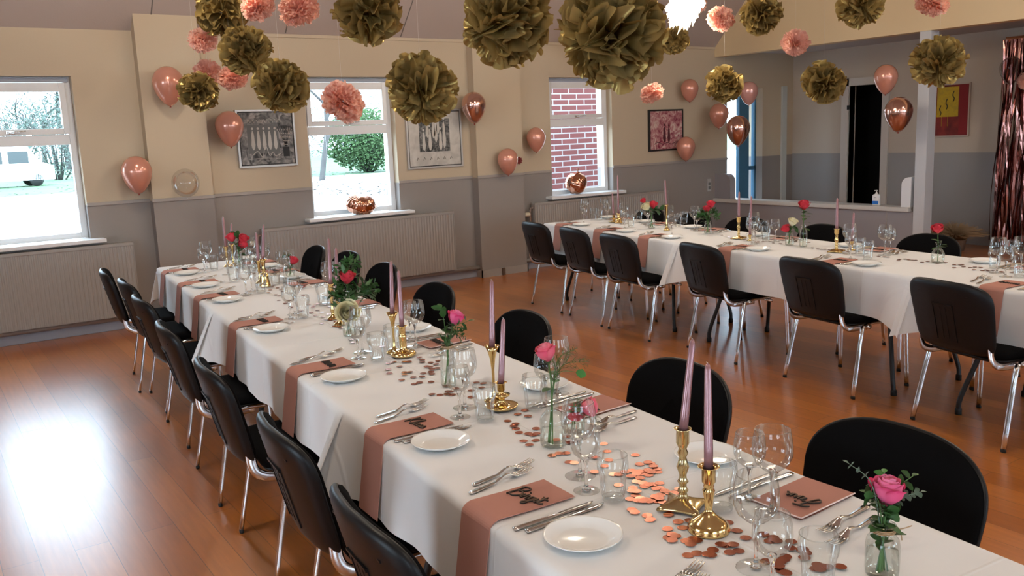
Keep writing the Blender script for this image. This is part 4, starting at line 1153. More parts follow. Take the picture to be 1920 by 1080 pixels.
def sprig(base, kind, px, style, label, seed=0, dd=0.0, n=9, L=.03, neck=None, bend=.15):
    R = random.Random(seed); b = np.array(base); nk = neck if neck is not None else VASES[kind][2]
    T = Vector(dist(px[0], px[1], depth(b) + dd) - b)
    o = link('greenery_sprig', None, None, b + np.array([0, 0, .006])); tag(o, label, 'greenery', 'greenery in vases')
    T = T - Vector((0, 0, .006))
    mid = Vector((T.x * .35, T.y * .35, nk + (T.z - nk) * .6 + bend * .1))
    pts = curve_pts([(-T.x * .15, -T.y * .15, .006), (T.x * .06, T.y * .06, nk * .9), mid, T], 7)
    mb = MB(); mb.tube(pts, [.0018 * (1 - .6 * i / len(pts)) for i in range(len(pts))], 5); m = {'leaf': M_green, 'bright': M_green2, 'fern': M_fern, 'euca': M_euca, 'fir': M_green}[style]
    link('stem', mb.mesh('sprig_stem', M_stem if style != 'euca' else M_euca), o)
    mb = MB(); Lp = len(pts)
    for k in range(n):
        f = .42 + .58 * k / max(1, n - 1); i = min(Lp - 2, int(f * (Lp - 1))); q = pts[i]; d = (pts[i + 1] - q).normalized(); e = d.orthogonal().normalized()
        if style == 'euca':
            for s in (0, PI):
                v = Quaternion(d, k * PI / 2 + s) @ e
                leaf_into(mb, q, v + d * .3, d, L * (1.15 - .5 * f), L * .42, n=5)
        elif style in ('fern', 'fir'):
            for s in (0, PI, PI / 2):
                v = Quaternion(d, s + R.uniform(-.4, .4)) @ e
                bl = L * (1.5 - .9 * (k / n)) * 1.4
                dirv = (v * .8 + d * .8).normalized()
                if style == 'fern': mb.tube([q, q + dirv * bl * .5 + Vector((0, 0, .002)), q + dirv * bl - Vector((0, 0, .004))], [.0008, .0014, .0004], 4, flat=.4)
                for j in range(4 if style == 'fern' else 5):
                    qq = q + dirv * bl * (.25 + .18 * j)
                    vv = Quaternion(dirv, R.uniform(0, 6.28)) @ dirv.orthogonal().normalized()
                    leaf_into(mb, qq, dirv + vv * .9, d, bl * (.34 if style == 'fern' else .5), bl * (.03 if style == 'fern' else .14), n=3)
        else:
            v = Quaternion(d, k * 2.4) @ e
            leaf_into(mb, q, v + d * .5, d, L * R.uniform(.8, 1.2), L * .36, n=6, serr=.08)
    leaf_into(mb, T, pts[-1] - pts[-2], (0, 0, 1), L * .8, L * .28, n=5)
    link('leaves', mb.mesh('sprig_leaves', m), o)
def vb_(x, y, h=0.0):
    p = at(x, y, ZT + h); p[2] = ZT + .001; return p
# jar with the pink rose, nearest the camera
b = vb_(1656, 994, .092); vase('jar', b, 'wide glass jar with twine bow holding the nearest pink rose', True, .72)
rose(b, 'jar', (1664, 925), .037, 'pink', 'large pink rose in the jar with twine, nearest the camera', 9, 1, neck=.09, leaf_L=.036, tip=.5)
sprig(b, 'jar', (1590, 868), 'euca', 'thin eucalyptus twig leaning left from the nearest jar', 2, .02, 7, .014, neck=.09)
sprig(b, 'jar', (1728, 922), 'euca', 'eucalyptus twig leaning right from the nearest jar', 3, .01, 9, .016, neck=.09)
sprig(b, 'jar', (1658, 886), 'bright', 'bright green leaf sprig behind the nearest pink rose', 4, .03, 6, .020, neck=.09)
sprig(b, 'jar', (1712, 892), 'leaf', 'narrow dark leaf sprig right of the nearest pink rose', 5, .02, 6, .020, neck=.09)
sprig(b, 'jar', (1628, 925), 'leaf', 'olive leaf sprig left of the nearest pink rose', 6, .0, 11, .024, neck=.09)
sprig(b, 'jar', (1672, 960), 'leaf', 'dark leaves crowding the neck of the nearest jar', 60, -.012, 12, .024, neck=.085)
sprig(b, 'jar', (1650, 1012), 'leaf', 'green leaves under water inside the nearest jar', 61, .0, 10, .020, neck=.04)
# carafe
b = vb_(1038, 836); vase('carafe', b, 'glass carafe with tall neck holding a pink rose, front table')
rose(b, 'carafe', (1027, 664), .034, 'soft', 'pink rosebud in the tall necked carafe', 2, 7, neck=.17)
sprig(b, 'carafe', (1098, 678), 'fern', 'feathery asparagus fern leaning right from the carafe', 8, .0, 8, .022, neck=.18)
sprig(b, 'carafe', (1078, 655), 'fern', 'upright asparagus fern behind the carafe rose', 9, .03, 6, .018, neck=.18)
sprig(b, 'carafe', (1085, 698), 'bright', 'round green leaf hanging at the carafe neck', 10, .02, 2, .035, neck=.18)
# low jar behind the glasses
b = vb_(1078, 812); vase('small', b, 'low glass jar behind the wine glasses holding two pink roses')
rose(b, 'small', (1098, 764), .034, 'soft', 'open pink rose leaning right in the low jar', 2, 11, neck=.07)
rose(b, 'small', (1078, 769), .028, 'red', 'darker rose beside the open pink rose in the low jar', 2, 12, neck=.07)
sprig(b, 'small', (1118, 785), 'fern', 'fern tuft under the open pink rose', 13, .0, 5, .018, neck=.07)
# slim bottle with twine
b = vb_(842, 724); vase('slim', b, 'slim glass bottle with twine holding a coral rose', True)
rose(b, 'slim', (853, 598), .034, 'pink', 'coral pink rose in the slim twine bottle', 6, 14)
sprig(b, 'slim', (826, 578), 'leaf', 'leafy sprig rising left of the coral rose', 15, .01, 8, .034)
sprig(b, 'slim', (878, 602), 'leaf', 'leaf sprig pointing right below the coral rose', 16, .0, 6, .032)
sprig(b, 'slim', (864, 625), 'fir', 'dark green tuft under the coral rose', 17, .0, 5, .022)
# cream rose vase
b = vb_(656, 630); vase('small', b, 'small glass vase holding the cream rose and the fir sprig')
rose(b, 'small', (650, 583), .056, 'cream', 'big cream white rose on the front table', 1, 18, dd=-.075, tip=.7)
rose(b, 'small', (649, 522), .040, 'red', 'coral red rose in front of the fir sprig', 2, 19, neck=.09)
sprig(b, 'small', (657, 492), 'fir', 'tall dark fir sprig behind the coral red rose', 20, .06, 9, .045)
sprig(b, 'small', (693, 540), 'fir', 'dark fir sprig spreading right of the coral red rose', 21, .04, 8, .045)
sprig(b, 'small', (632, 545), 'fir', 'dark leaf sprig spreading left below the coral red rose', 22, .0, 6, .036)
# further vases on the front table
b = vb_(545, 522); vase('small', b, 'small glass vase with one red rose beside the aisle plates')
rose(b, 'small', (549, 490), .036, 'red', 'single red rose with round leaf, front table', 3, 23, neck=.06, leaf_L=.06)
sprig(b, 'small', (535, 478), 'leaf', 'thin leaf sprig left of the single red rose', 24, .0, 5, .03)
b = vb_(450, 503); vase('slim', b, 'glass vase with three red roses near the window end')
for j, (x, y) in enumerate(((434, 448), (456, 449), (452, 460))):
    rose(b, 'slim', (x, y), .042, 'red', ['left red rose of the three in the window end vase', 'right red rose of the three in the window end vase', 'lowest red rose of the three in the window end vase'][j], 4, 25 + j, leaf_L=.06)
sprig(b, 'slim', (444, 440), 'leaf', 'green leaf sprig between the three red roses', 29, .0, 8, .045)
# far table
b = vb_(1222, 428); vase('carafe', b, 'glass carafe with white and red roses, far table', scale=.8)
rose(b, 'carafe', (1212, 389), .046, 'cream', 'white rose in the far table carafe', 2, 30)
rose(b, 'carafe', (1225, 386), .044, 'red', 'red rose beside the white rose, far table', 3, 31, leaf_L=.06)
rose(b, 'carafe', (1207, 377), .030, 'red', 'small red bud above the white rose, far table', 1, 32)
sprig(b, 'carafe', (1238, 392), 'leaf', 'broad leaf sprig right of the red and white roses', 33, .0, 7, .06)
b = vb_(1327, 438); vase('small', b, 'small glass vase with two red roses by the grey wall socket')
rose(b, 'small', (1333, 385), .042, 'red', 'upper red rose of the pair below the wall socket', 3, 34)
rose(b, 'small', (1325, 393), .036, 'red', 'lower red rose of the pair below the wall socket', 3, 35)
sprig(b, 'small', (1340, 402), 'fir', 'dark fern under the red rose pair, far table', 36, .0, 5, .04)
sprig(b, 'small', (1316, 402), 'fir', 'dark fern left of the red rose pair, far table', 37, .0, 5, .04)
b = vb_(1480, 460); vase('small', b, 'little vase with red and white rose, left of the tall bottle')
rose(b, 'small', (1475, 430), .038, 'red', 'red rose in the little vase left of the tall bottle', 2, 38)
rose(b, 'small', (1485, 418), .040, 'cream', 'white rose in the little vase left of the tall bottle', 2, 39)
sprig(b, 'small', (1493, 425), 'leaf', 'leaf sprig by the white rose in the little vase', 40, .0, 6, .045)
b = vb_(1506, 463); vase('slim', b, 'tall clear bottle with one red rose, far table', scale=1.0)
rose(b, 'slim', (1507, 386), .044, 'red', 'red rose standing high in the tall clear bottle', 8, 41, leaf_L=.055)
b = vb_(1758, 493); vase('flask', b, 'round flask vase with one coral rose, far table')
rose(b, 'flask', (1758, 430), .038, 'red', 'coral rose in the round flask vase', 7, 42, leaf_L=.045)

# the remaining glasses of every place
PLACES = {(1, -1): [6.50, 5.82, 5.22, 4.27, 3.235, 2.36, 1.705], (1, 1): [6.50, 5.95, 5.30, 4.41, 3.31, 2.20], (2, -1): [7.10, 6.42, 5.75, 4.78, 3.87, 2.78], (2, 1): [7.1, 6.45, 5.75, 4.92, 4.05, 3.02]}
for (t, side), es in PLACES.items():
    s = 1 if side < 0 else -1; edge = TABLE[t][0] if side < 0 else TABLE[t][1]
    for k, e0 in enumerate(es):
        for kd, dn, de in (('L', .305, .05), ('S', .265, -.03), ('T', .285, -.115)):
            if (t, side, k, kd) in HAVE: continue
            for j in range(40):
                p = pt(t, edge + s * (dn + .012 * (j % 5 - 2)), e0 + s * (de + .03 * ((j // 2) * (1 if j % 2 else -1))))
                if all(math.hypot(p[0] - x, p[1] - y) > r + .040 for x, y, r in REG): break
            glass(kd, 0, 0, 'empty %s, %s place from the windows, %s' % (KN[kd], ORD[k], SIDE[(t, side)]), 0, p)

# ------------------------------------------------------------------ confetti
mb = MB(); mb.lathe([(.0001, 0), (.0118, 0), (.0122, .0003), (.0118, .0006), (.0001, .0006)], 18, smooth=False); DISC = mb.mesh('confetti_disc', M_confetti)
CF = []
def crop(x0, y0, sc, pts, grp): CF.extend([(x0 + a / sc, y0 + b_ / sc, grp) for a, b_ in pts])
crop(1000, 800, 6, [(790,195),(1148,324),(1195,430),(1290,410),(1350,455),(1400,510),(1110,500),(1200,510),(1290,500),(1100,570),(1240,530),(1300,550),(1160,625),(1330,520),(1200,590),(1350,650),(1420,640),(1250,680),(1120,700),(1160,740),(1150,775),(1380,700),(1480,730),(1580,755),(1640,715),(1430,770),(1090,820),(1180,840),(1260,830),(1370,800),(1380,840),(1330,830),(1460,860),(1110,945),(1140,975),(1280,1000),(1320,1050),(1500,920),(1520,1000),(1230,850),(830,280),(850,380),(800,450),(700,355),(690,520),(400,400),(460,410),(210,330),(290,310),(370,310),(960,660),(900,540),(960,545),(1030,520),(1160,545),(1320,415),(1390,480),(1230,640),(1300,660),(1110,735),(1420,690),(1530,750),(1200,815),(1300,850),(1420,820)], 0)
crop(1200, 900, 6, [(80,405),(110,455),(320,400),(430,480),(560,470),(480,540),(310,555),(360,620),(400,640),(360,690),(320,650),(520,690),(600,670),(640,690),(570,735),(990,480),(1090,575),(1190,660),(910,735),(1050,740),(1110,800),(1010,820),(820,795),(800,855),(760,850),(540,850),(640,830),(1390,620),(1700,705),(1690,780),(1460,690),(1420,920),(1620,900),(1580,930),(1560,980),(1580,1020),(1640,1050),(1540,690),(1820,800),(1850,890),(1500,650),(960,740),(1640,870)], 1)
crop(1500, 880, 5.4, [(30,820),(60,860),(180,970),(230,990),(200,1020),(280,1000),(410,1000),(160,1010)], 1)
crop(960, 700, 6, [(145,420),(65,465),(180,490),(40,580),(45,625),(80,670),(185,685),(270,630),(275,690),(265,755),(130,765),(195,810),(620,720),(650,790),(500,750),(640,560),(240,700),(20,600)], 2)
crop(800, 640, 6, [(60,605),(150,605),(240,565),(290,605),(230,600),(215,510),(500,555),(500,630),(560,470),(640,480),(620,530),(45,240),(130,222),(105,262),(40,295),(120,310),(50,340),(60,370),(50,460),(270,570),(330,540),(910,898)], 3)
crop(600, 560, 6, [(830,715),(950,715),(1000,715),(1120,670),(1150,690),(1150,715),(1010,830),(950,835),(950,862),(780,840),(895,765),(765,800),(920,920),(1150,885),(1060,960),(1120,945),(1050,890),(350,468),(370,500),(410,452),(700,540),(1250,830),(1200,770),(1260,800),(1160,840),(770,730)], 3)
crop(420, 560, 6, [(690,55),(750,100),(1030,195),(1100,280),(1240,315),(1290,320),(1110,210),(1150,240),(1190,90),(1100,155),(1290,50),(1000,100),(1020,80),(1050,130),(950,70),(980,160),(1140,70),(1180,180),(1200,240),(870,140),(1320,335),(1060,60),(900,215),(1260,260)], 4)
crop(400, 440, 6, [(620,655),(700,680),(760,620),(660,590),(780,640),(740,740),(860,745),(820,775),(870,825),(640,620),(720,600),(560,600),(300,345),(380,350),(250,350),(200,370),(460,440),(680,570),(1010,690),(740,690)], 4)
crop(1580, 380, 5.647, [(250,540),(380,570),(480,580),(590,615),(600,600),(700,605),(770,610),(840,635),(900,630),(1000,640),(1090,635),(1180,660),(1180,690),(1240,665),(1280,680),(1350,690),(1400,685),(1460,690),(1390,715),(1480,720),(1540,725),(1590,720),(1680,735),(1790,745),(1880,740),(140,600),(440,575),(660,600),(740,612),(1265,660),(1520,715)], 5)
crop(1280, 280, 6, [(440,970),(520,990),(340,940),(250,900),(900,1040),(980,1040),(150,890),(60,880),(700,1010),(1270,1010),(1420,1050),(840,1055)], 5)
crop(1300, 380, 6, [(1340,512),(1400,520),(1480,525),(900,455),(980,465),(730,440),(1740,550),(1850,550),(1690,540),(1150,410),(1440,530),(1530,530)], 5)
CLAB = ['copper foil confetti disc right of the nearest water tumblers, front table', 'copper foil confetti disc around the round footed brass candlestick', 'copper foil confetti disc near the tall necked carafe', 'copper foil confetti disc near the slim twine bottle', 'copper foil confetti disc near the cream rose, front table', 'copper foil confetti disc strewn along the middle of far table']
CG = ['confetti right of the near tumblers', 'confetti around the near candlesticks', 'confetti by the carafe', 'confetti by the twine bottle', 'confetti by the cream rose', 'confetti on the far table']
for k, (x, y, g) in enumerate(CF):
    p = at(x, y, ZT); p[2] = ZT + .0006 + .0007 * (k % 5)
    o = link('confetti', DISC, None, p, (rnd.uniform(-.03, .03), rnd.uniform(-.03, .03), rnd.uniform(0, 6)))
    tag(o, CLAB[g], 'confetti', CG[g])

# ------------------------------------------------------------------ paper pompoms
def build_pom(seed, layers, scal, amp, nseg, nr=6, frill=.06, jag=0.0):
    """tissue sheets fanned out from a middle tie, every edge scalloped; radius about 1."""
    R = random.Random(seed); mb = MB()
    for L in range(layers):
        th0 = math.radians(8 + 164 * (L + .5) / layers) + R.uniform(-.05, .05)
        w1, w2 = R.randint(3, 5), R.randint(6, 9); p1, p2, p3 = R.uniform(0, 6.28), R.uniform(0, 6.28), R.uniform(0, 6.28)
        rr = 1 - R.uniform(0, .12); edge = [1 + R.uniform(-1, 1) * jag for _ in range(nseg)]
        dph = R.uniform(-.4, .4); notch = [R.uniform(.80, 1.0) for _ in range(scal)]
        def fn(u, v):
            ph = 2 * PI * u + dph * v; r = .04 + .96 * v
            s = abs(math.sin(scal * PI * u + p3)); nt = notch[int(scal * u) % scal]
            lim = rr * (1 - frill + frill * s ** .6) * (1 - (1 - nt) * v) * edge[int(u * nseg + .5) % nseg]
            th = th0 + amp * v * (math.sin(w1 * ph + p1) * .62 + math.sin(w2 * ph + p2) * .38) + .10 * v * v * math.sin(scal * PI * 2 * u + p3) + (.20 * v * v * (PI / 2 - th0) / 1.2)
            th = max(.03, min(PI - .03, th))
            return (r * lim * math.sin(th) * math.cos(ph), r * lim * math.sin(th) * math.sin(ph), r * lim * math.cos(th))
        mb.grid(fn, nseg, nr, closed_u=True)
    return mb
POM_G = [build_pom(10 + k, 11, 18, .44, 126, 7, .09, .01).mesh('gold_tissue_%d' % k, M_gold) for k in range(3)]
POM_GB = [build_pom(40 + k, 15, 18, .50, 180, 9, .11).mesh('big_gold_tissue_%d' % k, M_gold) for k in range(2)]
POM_P = [build_pom(60 + k, 16, 26, .20, 84, 5, .05, .04).mesh('pink_tissue_%d' % k, M_pink) for k in range(3)]
POMS = [  # px, py, width in px, real width, type, label
 (1148, 62, 228, .40, 'B', 'huge gold tissue pompom hanging in front of the brick view window'),
 (950, 38, 190, .40, 'b', 'huge gold tissue pompom left of the biggest one'),
 (790, 166, 150, .38, 'G', 'big gold tissue pompom with a deep cleft over the second picture'),
 (692, 22, 140, .38, 'g', 'gold tissue pompom near the ceiling above the second window'),
 (528, 161, 116, .36, 'G', 'gold tissue pompom beside the upper left corner of second window'),
 (460, 96, 104, .36, 'g', 'gold tissue pompom above the first black and white picture'),
 (414, 24, 106, .44, 'h', 'gold tissue pompom by the ceiling over the left pillar'),
 (372, 172, 84, .35, 'h', 'small gold tissue pompom partly covering a rose balloon'),
 (643, 190, 92, .27, 'P', 'salmon pink pompom in front of the second window'),
 (561, 18, 82, .27, 'p', 'salmon pink pompom with deep red heart at the ceiling'),
 (484, 10, 70, .26, 'q', 'salmon pink pompom at the top between gold ones'),
 (380, 75, 58, .25, 'P', 'pale pink pompom under the gold one by the left pillar'),
 (390, 136, 56, .25, 'p', 'pink pompom between balloon and gold pompoms, left one of two'),
 (437, 145, 60, .25, 'q', 'pink pompom below the gold one, right one of two'),
 (1264, 76, 62, .34, 'G', 'gold tissue pompom half behind the huge gold one'),
 (1222, 175, 48, .22, 'p', 'flat pink pompom above the red and white picture'),
 (1358, 158, 76, .36, 'g', 'gold tissue pompom in front of the balloons at the corner'),
 (1351, 35, 56, .25, 'P', 'pink pompom right of the bright paper lamp'),
 (1427, 27, 88, .38, 'h', 'gold tissue pompom against the cream beam, left one'),
 (1491, 80, 56, .25, 'q', 'pink pompom hanging at the lower edge of the beam'),
 (1544, 155, 90, .38, 'G', 'gold tissue pompom in front of the dark doorway frame'),
 (1614, 6, 98, .38, 'g', 'gold tissue pompom against the beam top, middle one'),
 (1748, 4, 68, .27, 'p', 'pink pompom cut by the top edge above the post'),
 (1760, 115, 110, .40, 'h', 'gold tissue pompom above the red and yellow picture'),
 (1304, 5, 46, .25, 'q', 'reddish pink pompom in front of the bright paper lamp'),
 (1864, -14, 44, .36, 'G', 'gold tissue pompom tip at the top above the curtain'),
 (1930, 152, 44, .26, 'P', 'pink pompom cut by the frame edge in front of the curtain'),
 (590, -10, 40, .30, 'h', 'small gold pompom tip above the deep pink pompom'),
]
def hang_thread(parent, p, name='hanging_thread'):
    top = ceil_z(p[1]) if p[0] < XR else 2.58
    mb = MB(); mb.tube([(0, 0, .02), (0, 0, (top - p[2]) * .5), (0, 0, top - p[2] + .01)], .0006, 4); link(name, mb.mesh(name, M_string), parent)
PK = {'B': POM_GB[0], 'b': POM_GB[1], 'G': POM_G[0], 'g': POM_G[1], 'h': POM_G[2], 'P': POM_P[0], 'p': POM_P[1], 'q': POM_P[2]}
for k, (x, y, w, D, ty, lab) in enumerate(POMS):
    p = dist(x, y, F_PX * D / w)
    R = random.Random(900 + k)
    o = link('paper_pompom', None, None, p); tag(o, lab, 'pompom', 'pink paper pompoms' if ty in 'Ppq' else 'gold paper pompoms')
    c = link('tissue', PK[ty], o, (0, 0, 0), (R.uniform(.15, .95) if ty not in 'Bb' else 1.2, R.uniform(-.4, .4), R.uniform(0, 6.28)))
    s = D / 2 * 1.06; c.scale = (s, s, s * (.80 if ty in 'Ppq' else .90))
    hang_thread(o, p)

# ------------------------------------------------------------------ balloons
def build_balloon(m, mk):
    a = MB(); pr = []
    for k in range(29):
        t = k / 28; ang = PI * t
        z = math.cos(ang); r = math.sin(ang)
        if z < 0: z *= 1.42; r = r * (1 - .26 * (-z / 1.42) ** 1.4)
        pr.append((max(r, .001) * .5, z * .5))
    a.lathe(pr, 36)
    b = MB(); b.lathe([(.001, -.70), (.014, -.705), (.030, -.742), (.036, -.750), (.026, -.756), (.012, -.745), (.001, -.74)], 14)
    return [('skin', a.mesh('balloon_skin', m)), ('knot', b.mesh('balloon_knot', mk))]
def build_clear():
    a = MB(); a.lathe([(max(.001, math.sin(PI * k / 24)) * .5, math.cos(PI * k / 24) * .5) for k in range(25)], 36)
    b = MB(); b.lathe([(.012, -.49), (.006, -.53), (.028, -.56), (.001, -.56)], 10)
    return [('skin', a.mesh('clear_skin', M_clear)), ('knot', b.mesh('clear_knot', M_clear))]
BAL = {'r': build_balloon(M_balloon, M_knot), 'c': build_balloon(M_chromeb, M_knot), 'p': build_balloon(M_balloonp, M_balloon), 't': build_clear(), 's': build_balloon(M_smoke, M_smoke)}
def balloon(ty, x, y, w, p, lab, rot=0.0):
    D = w * depth(p) / F_PX
    o = spawn('balloon', BAL[ty], lab, 'balloon', p, (0, rot, rnd.uniform(0, 6)), 'balloons', (D, D, D * 1.06))
wl = YW - .17
balloon('r', 315, 155, 57, on_y(315, 155, wl - .12), 'rose pearl balloon on the left pillar, partly behind a gold pompom')
balloon('r', 430, 236, 52, on_y(430, 236, wl), 'rose pearl balloon touching the first black and white picture')
balloon('r', 256, 322, 55, on_y(256, 322, wl), 'rose pearl balloon right of the first window')
balloon('t', 348, 343, 50, on_y(348, 343, wl - .12), 'clear transparent balloon on the left pillar')
balloon('c', 888, 197, 46, on_y(888, 197, wl - .05), 'dark chrome rose balloon beside the second picture')
balloon('r', 952, 299, 39, on_y(952, 299, wl - .10), 'rose pearl balloon low on the second pillar')
balloon('r', 1005, 258, 36, on_y(1005, 258, wl), 'rose pearl balloon between pillar and brick view window')
balloon('r', 1293, 166, 33, on_y(1293, 166, wl), 'rose pearl balloon above the corner of the red and white picture')
balloon('r', 1286, 275, 35, on_y(1286, 275, wl), 'rose pearl balloon covering the lower corner of the red and white picture')
balloon('r', 1348, 213, 36, on_x(1348, 213, XR - .25), 'rose pearl balloon under the gold pompom by the glass door')
balloon('c', 1384, 240, 44, on_x(1384, 240, XR - .40), 'chrome rose balloon in front of the blue glass door')
balloon('p', 1404, 171, 34, on_x(1404, 171, XR - .1), 'pale pink balloon hanging high before the glass door')
balloon('r', 1661, 144, 43, on_x(1661, 144, XR - .2), 'rose pearl balloon in front of the dark doorway')
balloon('c', 1685, 209, 51, on_x(1685, 209, XR - .45), 'chrome rose balloon below the pearl one by the doorway')
balloon('s', 1896, 128, 40, on_x(1896, 128, XB - .75), 'smoky transparent balloon in front of the foil curtain')
# small dark rosette on the second pillar
mb = MB()
for k in range(9):
    a = 2 * PI * k / 9; leaf_into(mb, (0, 0, 0), (math.cos(a), -.4, math.sin(a)), (0, -1, 0), .045, .016, n=4)
mb.lathe([(.001, -.01), (.018, 0), (.012, .012), (.001, .016)], 10, M=Matrix.Rotation(PI / 2, 4, 'X'))
tag(link('ribbon_rosette', mb.mesh('ribbon_rosette', mat('dark_red_ribbon', (.16, .012, .012), .5)), None, on_y(973, 301, YW - .135)), 'tiny dark red rosette stuck on the second pillar behind a balloon', 'rosette')

# foil balloons on the sills
def foil_disc(R, thick, seed, wr):
    Q = random.Random(seed); mb = MB(); ph = [Q.uniform(0, 6.28) for _ in range(6)]
    for s in (-1, 1):
        mb.grid(lambda u, v: ((R * v) * math.cos(2 * PI * u), s * thick * (1 - v ** 2.4) ** .5 * (1 + wr * math.sin(22 * 2 * PI * u + ph[0]) * v ** 3), (R * v) * math.sin(2 * PI * u)), 88, 14, closed_u=True)
    rim = MB(); rim.grid(lambda u, v: ((R * (.985 + .09 * v)) * math.cos(2 * PI * u), .004 * math.sin(22 * 2 * PI * u) * v, (R * (.985 + .09 * v)) * math.sin(2 * PI * u)), 88, 3, closed_u=True)
    return mb, rim
a, r_ = foil_disc(.155, .125, 1, .35)
p = on_y(676, 381, YW - .06); p[2] = W0 + .098
o = link('foil_balloon', None, None, p, (math.radians(-62), .12, -.2)); tag(o, 'crumpled rose gold foil balloon lying on the second window sill', 'foil balloon', 'foil balloons'); o.scale = (1, .78, .72)
link('foil_skin', a.mesh('foil_skin', M_foil), o); link('crimped_rim', r_.mesh('crimped_rim', M_foil), o)
a, r_ = foil_disc(.132, .128, 2, .10)
p = on_y(1080, 335, YW - .06); p[2] = W0 + .135
o = link('foil_balloon', None, None, p, (.35, .3, .5)); tag(o, 'round shiny rose gold foil balloon on the brick view window sill', 'foil balloon', 'foil balloons')
link('foil_skin', a.mesh('foil_globe', M_foil), o); link('crimped_rim', r_.mesh('crimped_rim2', M_foil), o)
mb = MB(); mb.tube([(-.07, 0, .11), (-.085, .0, .135), (-.10, .01, .16)], [.010, .006, .012], 6, flat=.3); link('fill_tail', mb.mesh('fill_tail', M_foil), o)

# ------------------------------------------------------------------ pictures
def picture(name, X, Z, W, H, axis, label, frame_m, canvas_m, fw=.022, figs=(), inner=None):
    """hung on the window wall (axis y) or on the foyer wall (axis x); local x across, z up, -y to the room."""
    loc = (X, YW - .001, Z) if axis == 'y' else (XB - .001, X, Z)
    o = link('framed_picture', None, None, loc, (0, 0, 0 if axis == 'y' else -PI / 2)); tag(o, label, 'picture')
    mb = MB(); t = .030
    for a, b_ in (((-W / 2, -H / 2), (-W / 2 + fw, H / 2)), ((W / 2 - fw, -H / 2), (W / 2, H / 2)), ((-W / 2 + fw, -H / 2), (W / 2 - fw, -H / 2 + fw)), ((-W / 2 + fw, H / 2 - fw), (W / 2 - fw, H / 2))):
        mb.box((a[0], -t, a[1]), (b_[0], 0, b_[1]), bev=.002)
    link('picture_frame', mb.mesh('picture_frame', frame_m), o)
    if inner:
        mb = MB(); mb.box((-W / 2 + fw, -t * .6, -H / 2 + fw), (W / 2 - fw, -.002, H / 2 - fw)); link('shadow_gap', mb.mesh('shadow_gap', inner), o); g = .010
    else: g = 0
    mb = MB(); mb.box((-W / 2 + fw + g, -t * .82, -H / 2 + fw + g), (W / 2 - fw - g, -.004, H / 2 - fw - g)); link('canvas', mb.mesh('canvas', canvas_m), o)
    for nm, m, mbf in figs: link(nm, mbf.mesh(nm, m), o)
    return o
def blotch(name, c1, c2, c3, sc, dist_=1.0, pos=(.35, .5, .65)):
    m = mat(name, c1, .6)
    nt = m.node_tree; b = nt.nodes['Principled BSDF']; tc = nt.nodes.new('ShaderNodeTexCoord')
    nz = nt.nodes.new('ShaderNodeTexNoise'); nz.inputs['Scale'].default_value = sc; nz.inputs['Detail'].default_value = 7; nz.inputs['Distortion'].default_value = dist_
    nt.links.new(tc.outputs['Object'], nz.inputs['Vector'])
    rp = nt.nodes.new('ShaderNodeValToRGB'); e = rp.color_ramp.elements; e[0].position = pos[0]; e[0].color = (*c1, 1); e[1].position = pos[2]; e[1].color = (*c3, 1); n = e.new(pos[1]); n.color = (*c2, 1)
    nt.links.new(nz.outputs['Fac'], rp.inputs[0]); nt.links.new(rp.outputs[0], b.inputs['Base Color'])
    return m
M_ink = mat('black_ink', (.012, .012, .012), .6); M_grey1 = mat('grey_paint', (.13, .13, .125), .6); M_pale = mat('pale_paint', (.50, .47, .42), .6)
def figure(mb, x, z, h, w, y=-.0262):
    k = 14
    body = [(x + w * math.cos(2 * PI * i / k) * (.75 + .35 * (math.sin(2 * PI * i / k) < 0)), y, z + h * .42 + h * .42 * math.sin(2 * PI * i / k)) for i in range(k)]
    mb.add(body + [(px, y + .002, pz) for px, _, pz in body], [tuple(range(k))] + [(i, (i + 1) % k, k + (i + 1) % k, k + i) for i in range(k)])
    hd = [(x + w * .55 * math.cos(2 * PI * i / k), y - .0006, z + h * .93 + w * .6 * math.sin(2 * PI * i / k)) for i in range(k)]
    mb.add(hd + [(px, y + .002, pz) for px, _, pz in hd], [tuple(range(k))] + [(i, (i + 1) % k, k + (i + 1) % k, k + i) for i in range(k)])
def dims_y(tl, tr, br, bl):
    P = [on_y(*q, YW - .03) for q in (tl, tr, br, bl)]
    return (sum(p[0] for p in P) / 4, (P[0][2] + P[1][2] + P[2][2] + P[3][2]) / 4, (P[1][0] + P[2][0] - P[0][0] - P[3][0]) / 2, (P[0][2] + P[1][2] - P[2][2] - P[3][2]) / 2)
M_silver = mat('silver_frame', (.50, .48, .46), .35, .3); M_blackf = mat('black_frame', (.012, .010, .010), .4)
X, Z, W, H = dims_y((442, 206), (551, 204), (559, 311), (448, 315))
dk, pl, gr = MB(), MB(), MB()
gr.box((-W * .33, -.0252, -H * .26), (W * .20, -.024, H * .24))
for k in range(5): figure(pl, -W * .24 + k * W * .095, -H * .20, H * .40, W * .035)
for k in range(9): x = -W * .32 + k * W * .065; pl.tube(curve_pts([(x, -.026, H * .27), (x + .012, -.026, H * .33), (x + .03, -.026, H * .27)], 3), .003, 5)
dk.box((W * .26, -.0275, -H * .33), (W * .37, -.024, -H * .16))
for k in range(7):
    a = -.7 + k * .22; dk.tube([(W * .315, -.026, -H * .16), (W * .315 + .05 * a, -.026, H * .02), (W * .315 + .11 * a, -.026, H * .20)], .0022, 5)
    for j in range(5): pl.lathe([(.001, 0), (.006, .001), (.001, .002)], 8, M=Matrix.Translation((W * .315 + .11 * a * (.2 + .2 * j) + .008 * (j % 2), -.0262, -H * .12 + j * H * .065)) @ Matrix.Rotation(PI / 2, 4, 'X'))
